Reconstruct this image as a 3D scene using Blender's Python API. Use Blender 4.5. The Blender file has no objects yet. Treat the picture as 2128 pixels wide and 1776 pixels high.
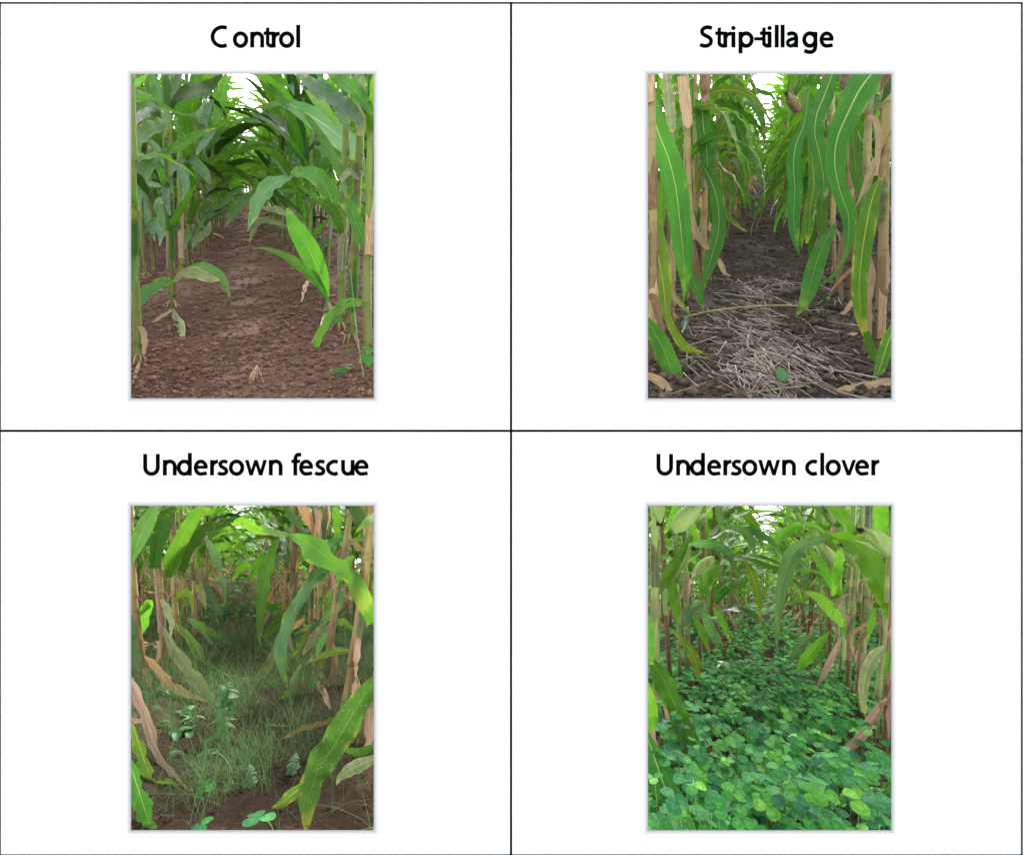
import bpy, math, random
import numpy as np
from mathutils import Vector, Matrix
R = math.radians
random.seed(7); RNG = np.random.default_rng(11)
S = bpy.context.scene
COL = S.collection

# ---------------------------------------------------------------- camera, sky, sun, exposure
FS = 960.0                      # focal length in photograph pixels (photograph is 2128 x 1776)
K = 2.5324                      # authoring scale: coordinates below were read off 2.53x enlargements
FZ = FS * K
cam = bpy.data.cameras.new('camera'); camo = bpy.data.objects.new('camera', cam); COL.objects.link(camo)
camo.location = (0, 0, 0); camo.rotation_euler = (R(90), 0, 0)
cam.sensor_fit = 'HORIZONTAL'; cam.sensor_width = 36; cam.lens = 36 * FS / 2128
cam.clip_start = 0.02; cam.clip_end = 500
S.camera = camo

W = bpy.data.worlds.new('World'); S.world = W; W.use_nodes = True
wn = W.node_tree; wn.nodes.clear()
SUN_EL, SUN_ROT = 36, 4
tc = wn.nodes.new('ShaderNodeTexCoord'); sep = wn.nodes.new('ShaderNodeSeparateXYZ'); comb = wn.nodes.new('ShaderNodeCombineXYZ')
ab = wn.nodes.new('ShaderNodeMath'); ab.operation = 'ABSOLUTE'
sky = wn.nodes.new('ShaderNodeTexSky'); sky.sky_type = 'NISHITA'; sky.sun_disc = False
sky.sun_elevation = R(SUN_EL); sky.sun_rotation = R(SUN_ROT); sky.dust_density = 4.0; sky.ozone_density = 1.0
hs = wn.nodes.new('ShaderNodeHueSaturation'); hs.inputs['Saturation'].default_value = 0.16
bg = wn.nodes.new('ShaderNodeBackground'); bg.inputs['Strength'].default_value = 0.15
wo = wn.nodes.new('ShaderNodeOutputWorld')
wn.links.new(tc.outputs['Generated'], sep.inputs[0]); wn.links.new(sep.outputs['X'], comb.inputs['X']); wn.links.new(sep.outputs['Y'], comb.inputs['Y'])
wn.links.new(sep.outputs['Z'], ab.inputs[0]); wn.links.new(ab.outputs[0], comb.inputs['Z'])
wn.links.new(comb.outputs[0], sky.inputs['Vector']); wn.links.new(sky.outputs[0], hs.inputs['Color'])
mr = wn.nodes.new('ShaderNodeMapRange'); mr.inputs['From Min'].default_value = -0.4; mr.inputs['From Max'].default_value = -0.08; mr.inputs['To Min'].default_value = 0.22; mr.inputs['To Max'].default_value = 1.0
mu = wn.nodes.new('ShaderNodeMix'); mu.data_type = 'RGBA'; mu.blend_type = 'MULTIPLY'; mu.inputs[0].default_value = 1.0
wn.links.new(sep.outputs['Z'], mr.inputs['Value']); wn.links.new(hs.outputs[0], mu.inputs[6]); wn.links.new(mr.outputs[0], mu.inputs[7])
wn.links.new(mu.outputs[2], bg.inputs['Color']); wn.links.new(bg.outputs[0], wo.inputs['Surface'])

sun = bpy.data.lights.new('sun', 'SUN'); sun.energy = 1.5; sun.angle = R(11); sun.color = (1.0, 0.96, 0.9)
suno = bpy.data.objects.new('sun', sun); COL.objects.link(suno)
_el, _ro = R(SUN_EL), R(SUN_ROT)
_d = Vector((math.sin(_ro) * math.cos(_el), math.cos(_ro) * math.cos(_el), math.sin(_el)))
suno.rotation_euler = _d.to_track_quat('Z', 'Y').to_euler(); suno.location = (0, 4, 8)

S.view_settings.view_transform = 'Standard'; S.view_settings.look = 'None'
S.view_settings.exposure = 2.48; S.view_settings.gamma = 1
S.view_settings.use_curve_mapping = False
S.cycles.max_bounces = 6; S.cycles.diffuse_bounces = 2; S.cycles.glossy_bounces = 2; S.cycles.transmission_bounces = 4
S.cycles.use_denoising = True

# ---------------------------------------------------------------- node helpers and materials
class NT:
    def __init__(s, name):
        s.m = bpy.data.materials.new(name); s.m.use_nodes = True
        s.t = s.m.node_tree; s.t.nodes.clear()
        s.out = s.t.nodes.new('ShaderNodeOutputMaterial')
    def n(s, typ, **kw):
        nd = s.t.nodes.new('ShaderNode' + typ)
        for k, v in kw.items(): setattr(nd, k, v)
        return nd
    def put(s, inp, v):
        if v is None: return
        if isinstance(v, bpy.types.NodeSocket): s.t.links.new(v, inp)
        elif isinstance(v, (tuple, list)) and len(v) == 3 and inp.type == 'RGBA': inp.default_value = (*v, 1)
        else: inp.default_value = v
    def math(s, op, a, b=None, c=None, clamp=False):
        nd = s.n('Math', operation=op, use_clamp=clamp)
        for i, v in enumerate((a, b, c)):
            if v is not None: s.put(nd.inputs[i], v)
        return nd.outputs[0]
    def step(s, v, lo, hi):
        nd = s.n('MapRange', interpolation_type='SMOOTHSTEP')
        s.put(nd.inputs['Value'], v); s.put(nd.inputs['From Min'], lo); s.put(nd.inputs['From Max'], hi)
        return nd.outputs[0]
    def mix(s, f, a, b, mode='MIX'):
        nd = s.n('Mix', data_type='RGBA', blend_type=mode)
        s.put(nd.inputs['Factor'], f); s.put(nd.inputs[6], a); s.put(nd.inputs[7], b)
        return nd.outputs[2]
    def noise(s, vec, scale, detail=3, rough=.55):
        nd = s.n('TexNoise'); s.put(nd.inputs['Vector'], vec); nd.inputs['Scale'].default_value = scale
        nd.inputs['Detail'].default_value = detail; nd.inputs['Roughness'].default_value = rough
        return nd.outputs['Fac']
    def principled(s, col, rough=.6, spec=.5, normal=None):
        p = s.n('BsdfPrincipled'); s.put(p.inputs['Base Color'], col); s.put(p.inputs['Roughness'], rough)
        s.put(p.inputs['Specular IOR Level'], spec); s.put(p.inputs['Normal'], normal)
        return p.outputs[0]
    def bump(s, h, strength=.3, dist=.01):
        b = s.n('Bump'); s.put(b.inputs['Height'], h); b.inputs['Strength'].default_value = strength; b.inputs['Distance'].default_value = dist
        return b.outputs[0]
    def surface(s, sh): s.t.links.new(sh, s.out.inputs['Surface']); return s.m
    def rand(s):
        oi = s.n('ObjectInfo'); g = s.n('NewGeometry')
        return s.math('FRACT', s.math('ADD', oi.outputs['Random'], g.outputs['Random Per Island']))

def leaf_mat(name, c1, c2, mid, midw=.05, speck=0., yel=0., trans=.35, rough=.42, tcol=None, ycol=(.42, .36, .05), spec=.55):
    t = NT(name)
    uv = t.n('UVMap').outputs[0]; sp = t.n('SeparateXYZ'); t.put(sp.inputs[0], uv); x, y = sp.outputs[0], sp.outputs[1]
    a = t.math('ABSOLUTE', t.math('SUBTRACT', x, .5))
    rnd = t.rand()
    # blade coordinates with a per-leaf offset
    mp = t.n('CombineXYZ'); t.put(mp.inputs[0], t.math('MULTIPLY', x, .9)); t.put(mp.inputs[1], t.math('MULTIPLY', y, 8.)); t.put(mp.inputs[2], t.math('MULTIPLY', rnd, 37.))
    v = mp.outputs[0]
    n1 = t.noise(v, 1.4, 4)
    col = t.mix(t.step(n1, .3, .7), c1, c2)
    # parallel veins
    st = t.n('CombineXYZ'); t.put(st.inputs[0], t.math('MULTIPLY', x, 60.)); t.put(st.inputs[1], t.math('MULTIPLY', y, 2.5)); t.put(st.inputs[2], t.math('MULTIPLY', rnd, 11.))
    vein = t.noise(st.outputs[0], 1.0, 2)
    col = t.mix(t.math('MULTIPLY', t.step(vein, .42, .7), .5), col, tuple(min(1, c * 1.8 + .006) for c in c2))
    br = t.noise(v, 5.5, 4, .65); col = t.mix(t.math('MULTIPLY', t.step(br, .63, .72), .55), col, (.2, .16, .06))
    if yel > 0:
        e = t.math('MULTIPLY', t.step(a, .3, .48), t.step(n1, .62 - .3 * yel, .7))
        tip = t.math('MULTIPLY', t.step(y, .7, 1.), t.step(n1, .5 - .3 * yel, .6))
        col = t.mix(t.math('MULTIPLY', t.math('MAXIMUM', e, tip), min(1, .4 + yel)), col, ycol)
    if speck > 0:
        sv = t.n('CombineXYZ'); t.put(sv.inputs[0], t.math('MULTIPLY', x, 14.)); t.put(sv.inputs[1], t.math('MULTIPLY', y, 60.)); t.put(sv.inputs[2], t.math('MULTIPLY', rnd, 19.))
        s1 = t.noise(sv.outputs[0], 1.0, 3, .6)
        col = t.mix(t.math('MULTIPLY', t.step(s1, .6, .72), speck), col, (.36, .42, .16))
    mw = t.math('MULTIPLY', t.math('SUBTRACT', 1.15, y), midw)
    m = t.math('SUBTRACT', 1., t.step(a, t.math('MULTIPLY', mw, .35), mw))
    col = t.mix(t.math('MULTIPLY', m, .85), col, mid)
    # per-leaf value shift
    hsv = t.n('HueSaturation'); t.put(hsv.inputs['Color'], col); t.put(hsv.inputs['Value'], t.math('MULTIPLY_ADD', rnd, .55, .72))
    t.put(hsv.inputs['Hue'], t.math('MULTIPLY_ADD', rnd, .03, .485))
    col = hsv.outputs[0]
    bh = t.math('ADD', t.math('MULTIPLY', vein, .6), t.math('MULTIPLY', m, -1.2))
    nrm = t.bump(bh, .6, .004)
    p = t.principled(col, t.math('MULTIPLY_ADD', n1, .2, rough - .1), spec, nrm)
    tr = t.n('BsdfTranslucent')
    t.put(tr.inputs['Color'], t.mix(.5, col, tcol or tuple(c * 2 for c in c2))); t.put(tr.inputs['Normal'], nrm)
    mx = t.n('MixShader'); mx.inputs[0].default_value = trans
    t.t.links.new(p, mx.inputs[1]); t.t.links.new(tr.outputs[0], mx.inputs[2])
    return t.surface(mx.outputs[0])

def dry_mat(name, c1, c2, c3, trans=.18):
    t = NT(name)
    uv = t.n('UVMap').outputs[0]; sp = t.n('SeparateXYZ'); t.put(sp.inputs[0], uv); x, y = sp.outputs[0], sp.outputs[1]
    rnd = t.rand()
    st = t.n('CombineXYZ'); t.put(st.inputs[0], t.math('MULTIPLY', x, 9.)); t.put(st.inputs[1], t.math('MULTIPLY', y, 3.)); t.put(st.inputs[2], t.math('MULTIPLY', rnd, 23.))
    f = t.noise(st.outputs[0], 1.3, 5, .6)
    st2 = t.n('CombineXYZ'); t.put(st2.inputs[0], t.math('MULTIPLY', x, 30.)); t.put(st2.inputs[1], t.math('MULTIPLY', y, 4.)); t.put(st2.inputs[2], rnd)
    f2 = t.noise(st2.outputs[0], 1., 3)
    col = t.mix(t.step(f, .35, .65), c1, c2)
    col = t.mix(t.math('MULTIPLY', t.step(f2, .5, .72), .7), col, c3)
    hsv = t.n('HueSaturation'); t.put(hsv.inputs['Color'], col); t.put(hsv.inputs['Value'], t.math('MULTIPLY_ADD', rnd, .5, .75))
    nrm = t.bump(t.math('ADD', f, f2), .5, .004)
    p = t.principled(hsv.outputs[0], .8, .08, nrm)
    tr = t.n('BsdfTranslucent'); t.put(tr.inputs['Color'], hsv.outputs[0])
    mx = t.n('MixShader'); mx.inputs[0].default_value = trans
    t.t.links.new(p, mx.inputs[1]); t.t.links.new(tr.outputs[0], mx.inputs[2])
    return t.surface(mx.outputs[0])

def stalk_mat(name, low, mid, high, node=(.12, .07, .03), spots=(.1, .05, .03)):
    # uv.x = height in 2.4 m units, uv.y = phase within the internode
    t = NT(name)
    uv = t.n('UVMap').outputs[0]; sp = t.n('SeparateXYZ'); t.put(sp.inputs[0], uv); x, y = sp.outputs[0], sp.outputs[1]
    g = t.n('TexCoord').outputs['Object']; rnd = t.rand()
    mp = t.n('Mapping'); t.put(mp.inputs['Vector'], g); mp.inputs['Scale'].default_value = (60, 60, 5)
    n1 = t.noise(mp.outputs[0], 1., 3); n2 = t.noise(g, 16., 4)
    xx = t.math('ADD', x, t.math('MULTIPLY', t.math('SUBTRACT', rnd, .5), .14))
    col = t.mix(t.step(xx, .02, .16), low, mid); col = t.mix(t.step(xx, .18, .5), col, high)
    col = t.mix(t.math('MULTIPLY', t.step(n1, .42, .7), .4), col, tuple(min(1, c * 1.6) for c in high))
    zz = t.n('SeparateXYZ'); t.put(zz.inputs[0], g); zc = t.n('CombineXYZ'); t.put(zc.inputs[2], zz.outputs[2]); t.put(zc.inputs[0], t.math('MULTIPLY', rnd, 30.))
    n3 = t.noise(zc.outputs[0], 7., 2); col = t.mix(t.math('MULTIPLY', t.step(n3, .5, .62), .45), col, low)
    col = t.mix(t.math('MULTIPLY', t.step(n2, .6, .72), .5), col, spots)
    ring = t.math('MAXIMUM', t.step(y, .965, 1.), t.math('SUBTRACT', 1., t.step(y, .0, .03)))
    col = t.mix(t.math('MULTIPLY', ring, .6), col, node)
    p = t.principled(col, .6, .15, t.bump(n1, .4, .004))
    return t.surface(p)

def soil_mat(name, dark, base, light, crust=0.):
    t = NT(name)
    g = t.n('TexCoord').outputs['Object']
    n1 = t.noise(g, 5., 5, .6); n2 = t.noise(g, 55., 5, .65); n3 = t.noise(g, 240., 3, .6)
    n0 = t.noise(g, 1.7, 3); col = t.mix(t.step(n1, .3, .7), dark, base); col = t.mix(t.math('MULTIPLY', t.step(n0, .48, .66), .55), col, light)
    col = t.mix(t.math('MULTIPLY', t.step(n2, .5, .75), .6), col, light)
    col = t.mix(t.math('MULTIPLY', t.step(n3, .52, .7), .35), col, tuple(c * .45 for c in dark))
    su = t.n('SeparateXYZ'); t.put(su.inputs[0], t.n('UVMap').outputs[0]); cr = t.math('SUBTRACT', 1., t.step(t.math('ABSOLUTE', t.math('ADD', su.outputs[0], .02)), .02, .2))   # dry trodden crust down the middle
    col = t.mix(t.math('MULTIPLY', t.math('MULTIPLY', cr, t.step(n1, .4, .62)), crust), col, tuple(min(1, c * 1.25) for c in light))
    h = t.math('ADD', t.math('MULTIPLY', n2, 1.), t.math('MULTIPLY', n3, .35))
    return t.surface(t.principled(col, .95, .04, t.bump(h, 1., .022)))

def flat_mat(name, c, rough=.7, spec=.3, var=.0, scale=40, trans=0.):
    t = NT(name); g = t.n('TexCoord').outputs['Object']; rnd = t.rand()
    n1 = t.noise(g, scale, 4)
    col = t.mix(t.step(n1, .35, .7), tuple(v * (1 - var) for v in c), tuple(min(1, v * (1 + var)) for v in c))
    hsv = t.n('HueSaturation'); t.put(hsv.inputs['Color'], col); t.put(hsv.inputs['Value'], t.math('MULTIPLY_ADD', rnd, var * 1.2, 1 - var * .6))
    p = t.principled(hsv.outputs[0], rough, spec)
    if trans:
        tr = t.n('BsdfTranslucent'); t.put(tr.inputs['Color'], hsv.outputs[0]); mx = t.n('MixShader'); mx.inputs[0].default_value = trans
        t.t.links.new(p, mx.inputs[1]); t.t.links.new(tr.outputs[0], mx.inputs[2]); p = mx.outputs[0]
    return t.surface(p)

def clover_mat(name, c):
    t = NT(name); sp = t.n('SeparateXYZ'); t.put(sp.inputs[0], t.n('UVMap').outputs[0]); rnd = t.rand()
    a = t.math('ABSOLUTE', t.math('SUBTRACT', sp.outputs[0], .5)); g = t.n('TexCoord').outputs['Object']
    band = t.math('ABSOLUTE', t.math('SUBTRACT', sp.outputs[1], t.math('MULTIPLY_ADD', a, -.55, .62)))
    m = t.math('MULTIPLY', t.math('SUBTRACT', 1., t.step(band, .03, .13)), t.math('MULTIPLY', rnd, .08))
    rib = t.math('SUBTRACT', 1., t.step(a, .0, .03))
    col = t.mix(t.step(t.noise(g, 3., 3), .35, .7), tuple(v * .75 for v in c), tuple(v * 1.25 for v in c))
    col = t.mix(m, col, (.3, .45, .25)); col = t.mix(t.math('MULTIPLY', rib, .3), col, (.2, .4, .15))
    hsv = t.n('HueSaturation'); t.put(hsv.inputs['Color'], col); t.put(hsv.inputs['Value'], t.math('MULTIPLY_ADD', rnd, .8, .6)); t.put(hsv.inputs['Hue'], t.math('MULTIPLY_ADD', rnd, -.045, .525))
    p = t.principled(hsv.outputs[0], .65, .12); tr = t.n('BsdfTranslucent'); t.put(tr.inputs['Color'], hsv.outputs[0]); mx = t.n('MixShader'); mx.inputs[0].default_value = .26
    t.t.links.new(p, mx.inputs[1]); t.t.links.new(tr.outputs[0], mx.inputs[2])
    return t.surface(mx.outputs[0])
MID = (.34, .42, .2); YMID = (.55, .5, .18); BT = (.18, .42, .03)
M = {
 'dark':   leaf_mat('leaf_dark', (.01, .042, .005), (.018, .066, .008), (.06, .13, .025), .03, .3, .1, .14, .36, (.1, .24, .02), spec=.26),
 'green':  leaf_mat('leaf_green', (.018, .085, .006), (.034, .125, .009), (.18, .3, .06), .035, .25, .2, .45, .4, BT, spec=.2),
 'bright': leaf_mat('leaf_bright', (.045, .17, .007), (.08, .24, .012), (.22, .38, .05), .035, .2, .15, .48, .4, (.22, .48, .03), spec=.18),
 'pale':   leaf_mat('leaf_pale_sheen', (.03, .095, .03), (.06, .15, .055), (.24, .34, .16), .04, .25, .12, .3, .32, BT, spec=.35),  # waxy bloom plus sky sheen put into the colour as a bluish tone
 'speck':  leaf_mat('leaf_speckled', (.016, .07, .006), (.03, .105, .01), (.13, .22, .045), .04, .75, .3, .3, .42, BT, spec=.14),
 'ymid':   leaf_mat('leaf_midrib', (.014, .085, .011), (.028, .13, .016), (.38, .46, .16), .04, .15, .1, .33, .4, BT, spec=.16),
 'yel':    leaf_mat('leaf_yellowing', (.028, .1, .01), (.06, .155, .015), (.42, .4, .08), .05, .35, .5, .33, .45, (.28, .38, .04), spec=.14),
 'sick':   leaf_mat('leaf_fading', (.09, .15, .055), (.19, .23, .12), (.38, .38, .2), .055, .5, .7, .28, .5, (.28, .33, .1), (.45, .36, .12), spec=.14),
 'dry':    dry_mat('leaf_dry', (.3, .21, .12), (.42, .32, .2), (.18, .1, .055)),
 'pink':   dry_mat('leaf_dry_pink', (.36, .22, .15), (.5, .36, .27), (.2, .11, .07)),
 'orange': dry_mat('leaf_dry_orange', (.36, .2, .09), (.46, .29, .15), (.2, .09, .035)),
 'brown':  dry_mat('leaf_dry_brown', (.14, .085, .05), (.24, .16, .1), (.07, .035, .02)),
 'st_c':   stalk_mat('stalk_green', (.075, .05, .022), (.12, .15, .035), (.11, .19, .035)),
 'st_s':   stalk_mat('stalk_straw', (.11, .065, .032), (.24, .18, .08), (.22, .22, .08), (.06, .035, .016), (.09, .045, .02)),
 'st_f':   stalk_mat('stalk_tan', (.2, .115, .055), (.37, .26, .12), (.32, .33, .12), (.1, .05, .02), (.15, .06, .025)),
 'st_k':   stalk_mat('stalk_palegreen', (.13, .09, .05), (.26, .29, .11), (.25, .36, .12), (.1, .06, .025), (.14, .08, .04)),
 'st_b':   stalk_mat('stalk_brown', (.11, .06, .032), (.19, .105, .058), (.22, .15, .075), (.06, .03, .015), (.08, .035, .02)),
 'husk':   dry_mat('husk_green', (.3, .46, .12), (.38, .52, .2), (.44, .52, .26), .2),
 'silk':   dry_mat('silk_brown', (.035, .02, .015), (.07, .04, .025), (.02, .01, .008), .0),
 'soil_c': soil_mat('soil_reddish', (.08, .043, .031), (.15, .083, .062), (.23, .145, .115), .8),
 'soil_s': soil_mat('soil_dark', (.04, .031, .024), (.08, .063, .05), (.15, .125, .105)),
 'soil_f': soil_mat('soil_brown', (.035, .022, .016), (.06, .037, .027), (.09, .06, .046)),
 'clod_f': flat_mat('clod_brown', (.055, .034, .025), .95, .1, .4, 60),
 'clod_c': flat_mat('clod_reddish', (.145, .082, .062), .95, .1, .35, 60),
 'clod_s': flat_mat('clod_dark', (.08, .063, .05), .95, .1, .4, 60),
 'straw':  flat_mat('straw', (.27, .225, .19), .7, .3, .3, 30),
 'stem':   flat_mat('dry_stem', (.27, .26, .11), .6, .3, .2, 30),
 'root':   flat_mat('root', (.26, .17, .1), .8, .2, .3, 40),
 'clover': clover_mat('clover_leaflet', (.036, .2, .042)),
 'clover3':clover_mat('clover_leaflet_blue', (.026, .15, .05)),
 'clover2':clover_mat('clover_leaflet_light', (.07, .27, .035)),
 'petiole':flat_mat('clover_petiole', (.14, .26, .07), .6, .3, .2, 30),
 'grass':  flat_mat('fescue_blade', (.1, .19, .065), .7, .08, .55, 3, .2),
 'weed':   flat_mat('weed_leaf', (.055, .2, .05), .5, .4, .3, 40, .28),
 'weedfar':flat_mat('weed_far_leaf', (.11, .31, .05), .7, .08, .4, 30, .35),
 'weedg':  flat_mat('weed_leaf_grey', (.12, .24, .13), .6, .3, .3, 40, .25),
}

# ---------------------------------------------------------------- mesh helpers
def mesh(name, V, F, uv=None, mat=None, smooth=True):
    """V n x 3, F list of (m x k) int arrays or one array, uv n x 2 per vertex."""
    if isinstance(F, np.ndarray): F = [F]
    F = [f for f in F if len(f)]
    me = bpy.data.meshes.new(name)
    V = np.asarray(V, np.float32)
    loops = np.concatenate([f.ravel() for f in F]).astype(np.int32)
    tot = np.concatenate([np.full(len(f), f.shape[1], np.int32) for f in F])
    start = np.concatenate([[0], np.cumsum(tot)[:-1]]).astype(np.int32)
    me.vertices.add(len(V)); me.vertices.foreach_set('co', V.ravel())
    me.loops.add(len(loops)); me.loops.foreach_set('vertex_index', loops)
    me.polygons.add(len(tot)); me.polygons.foreach_set('loop_start', start); me.polygons.foreach_set('loop_total', tot)
    if smooth: me.polygons.foreach_set('use_smooth', np.ones(len(tot), bool))
    if uv is not None:
        l = me.uv_layers.new(name='UVMap'); l.data.foreach_set('uv', np.asarray(uv, np.float32)[loops].ravel())
    me.update(calc_edges=True); me.validate()
    if mat: me.materials.append(mat if not isinstance(mat, str) else M[mat])
    return me

class Acc:                       # collects pieces for one mesh
    def __init__(s): s.V = []; s.F = {}; s.U = []; s.n = 0
    def add(s, V, F, U=None):
        V = np.asarray(V, float)
        for f in (F if isinstance(F, list) else [F]):
            f = np.asarray(f, np.int64)
            if len(f): s.F.setdefault(f.shape[1], []).append(f + s.n)
        s.V.append(V); s.U.append(np.zeros((len(V), 2)) if U is None else np.asarray(U, float)); s.n += len(V)
    def mesh(s, name, mat, smooth=True):
        return mesh(name, np.concatenate(s.V), [np.concatenate(v) for v in s.F.values()], np.concatenate(s.U), mat, smooth)

def link(name, data, parent=None, loc=(0, 0, 0)):
    o = bpy.data.objects.new(name, data); COL.objects.link(o); o.location = loc
    if parent: o.parent = parent
    return o
def tag(o, label=None, cat=None, group=None, kind=None):
    if label: o['label'] = label
    if cat: o['category'] = cat
    if group: o['group'] = group
    if kind: o['kind'] = kind
    return o

def gridfaces(r, c):
    i = np.arange(r - 1)[:, None] * c + np.arange(c - 1)[None]
    return np.stack([i, i + 1, i + c + 1, i + c], -1).reshape(-1, 4)

def crom(P, n):
    P = np.asarray(P, float); m = len(P)
    if m == 2: t = np.linspace(0, 1, n)[:, None]; return P[0] * (1 - t) + P[1] * t
    Q = np.vstack([2 * P[0] - P[1], P, 2 * P[-1] - P[-2]])
    s = np.linspace(0, m - 1 - 1e-9, n); i = s.astype(int); t = (s - i)[:, None]
    a, b, c, d = Q[i], Q[i + 1], Q[i + 2], Q[i + 3]
    return .5 * (2 * b + (c - a) * t + (2 * a - 5 * b + 4 * c - d) * t ** 2 + (3 * b - a - 3 * c + d) * t ** 3)

def tube(P, rad, sides=6, cap=True):
    P = np.asarray(P, float); n = len(P); rad = np.broadcast_to(rad, n)
    T = np.gradient(P, axis=0); T /= np.linalg.norm(T, axis=1)[:, None] + 1e-12
    ref = np.array([.31, .93, .2]); ref = ref / np.linalg.norm(ref)
    if abs(T.mean(0) @ ref) > .9: ref = np.array([1., 0, 0])
    A = np.cross(T, ref); A /= np.linalg.norm(A, axis=1)[:, None] + 1e-12; B = np.cross(T, A)
    th = np.linspace(0, 2 * math.pi, sides, endpoint=False)
    V = P[:, None] + rad[:, None, None] * (np.cos(th)[None, :, None] * A[:, None] + np.sin(th)[None, :, None] * B[:, None])
    i = np.arange(n - 1)[:, None] * sides + np.arange(sides)[None]; j = np.arange(n - 1)[:, None] * sides + (np.arange(sides)[None] + 1) % sides
    F = [np.stack([i, j, j + sides, i + sides], -1).reshape(-1, 4)]
    V = V.reshape(-1, 3)
    if cap:
        V = np.vstack([V, P[-1]]); k = len(V) - 1; b = (n - 1) * sides
        F.append(np.array([[b + q, b + (q + 1) % sides, k] for q in range(sides)]))
    return V, F

_NZ = np.random.default_rng(5).random((256, 256))
def vnoise(x, y):
    xi = np.floor(x).astype(int); yi = np.floor(y).astype(int); fx = x - xi; fy = y - yi
    fx = fx * fx * (3 - 2 * fx); fy = fy * fy * (3 - 2 * fy)
    a = _NZ[xi % 256, yi % 256]; b = _NZ[(xi + 1) % 256, yi % 256]; c = _NZ[xi % 256, (yi + 1) % 256]; d = _NZ[(xi + 1) % 256, (yi + 1) % 256]
    return (a * (1 - fx) + b * fx) * (1 - fy) + (c * (1 - fx) + d * fx) * fy - .5

# ---------------------------------------------------------------- the four maize alleys
class Plot:
    """One alley: the row direction runs up or down its own slope. (x across the alley, y depth, z height above its ground)."""
    def __init__(s, name, ox, oy, vu, vv, h, key):
        s.name, s.ox, s.oy, s.vu, s.vv, s.h, s.key = name, ox, oy, vu, vv, h, key
        s.ax = (ox + vu / K - 1064) / FS; s.az = (888 - (oy + vv / K)) / FS
        s.sx = 1 if s.ax > 0 else -1
        s.rows = {}; s.plants = []
    def P(s, x, y, z):
        x, y, z = np.broadcast_arrays(np.asarray(x, float), np.asarray(y, float), np.asarray(z, float))
        return np.stack([s.ax * y + x, y, s.az * y - s.h + z], -1)
    def d(s, v): return s.h * FZ / (v - s.vv)
    def xs(s, u, d): return (u - s.vu) / FZ * d
    def zs(s, v, d): return s.h - (v - s.vv) / FZ * d
    def uvd(s, u, v, d): return s.P(s.xs(np.asarray(u, float), d), d, s.zs(np.asarray(v, float), d))
    def gz(s, x, y):             # relief of the ground
        a = {'c': .0075, 's': .013, 'f': .01, 'k': .012}[s.key]
        q = 17.3 * 'csfk'.index(s.key)
        z = a * 1.6 * vnoise(x * 3 + q, y * 3) + a * 1.6 * vnoise(x * 11 + q, y * 11) + a * .7 * vnoise(x * 34 + y * 9, y * 31 - x * 12 + q) + a * .5 * vnoise(x * 90 + q + y * 23, y * 87 - x * 20)
        z = z + .02 * np.exp(-((np.abs(x) - .38) / .13) ** 2)
        return z
    def halfw(s, y):             # ground extent to the sides; kept off the neighbouring alley
        out = .2625 * y + np.interp(y, [1., 4., 8.], [.3, .75, 1.0]); inn = np.minimum(out, np.abs(s.ax) * y - .03)
        return (-inn, out) if s.sx > 0 else (-out, inn)

PC = Plot('Control', 262, 144, 640, 600, .60, 'c')
PS = Plot('Strip-tillage', 1336, 144, 640, 510, .66, 's')
PF = Plot('Undersown fescue', 262, 1040, 600, 320, .62, 'f')
PK = Plot('Undersown clover', 1336, 1040, 640, 400, .62, 'k')
PLOTS = [PC, PS, PF, PK]

def build_ground(p):
    n, c = 420, 150
    y = np.concatenate([np.geomspace(1.02, 9., n - 40), np.linspace(9.2, 30., 40)])
    lo, hi = p.halfw(y)
    t = np.linspace(-1, 1, c); t = np.sign(t) * np.abs(t) ** 1.6; t = (t + 1) / 2
    x = lo[:, None] + (hi - lo)[:, None] * t[None]; Y = np.broadcast_to(y[:, None], x.shape)
    V = p.P(x, Y, p.gz(x, Y)).reshape(-1, 3)
    UV = np.stack([x, Y], -1).reshape(-1, 2)
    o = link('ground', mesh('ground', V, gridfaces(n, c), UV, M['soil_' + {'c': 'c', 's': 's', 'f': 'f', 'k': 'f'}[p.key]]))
    tag(o, kind='structure', label=f'bare brown soil sloping away in the {p.name} alley')
for p in PLOTS: build_ground(p)

# ---------------------------------------------------------------- display board with four openings, lines and captions
BY = .9; PX = BY / FS
def bx(sx): return (sx - 1064) * PX
def bz(sy): return (888 - sy) * PX
RECT = {'c': (272.7, 154.7, 776.6, 827.3), 's': (1346.7, 154.7, 1852, 827.3), 'f': (272.7, 1050.7, 776.6, 1723.7), 'k': (1346.7, 1050.7, 1852, 1723.7)}
board = link('display_board', None, None, (0, BY, bz(2080)))
tag(board, 'large white display board with four captioned rectangular openings and thin black ruling', 'board')
def brd(name, V, F, mat, y, parent=board, uv=None, smooth=False):
    V = np.asarray(V, float); V = np.column_stack([V[:, 0], np.full(len(V), y - BY), V[:, 1] - bz(2080)]) if V.shape[1] == 2 else V - np.array([0, BY, bz(2080)])
    return link(name, mesh(name, V, F, uv, mat, smooth), parent)
t = NT('board_white'); g = t.n('TexCoord').outputs['Object']
M['board'] = t.surface(t.principled(t.mix(t.noise(g, 90., 3), (.73, .73, .73), (.76, .76, .76)), .8, .2))
t = NT('ink_black'); M['ink'] = t.surface(t.principled((.0012, .0012, .0012), 1., 0.))
t = NT('printed_drop_shadow'); uvn = t.n('UVMap').outputs[0]; sp = t.n('SeparateXYZ'); t.put(sp.inputs[0], uvn)
f_ = t.math('POWER', sp.outputs[0], .55)
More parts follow.
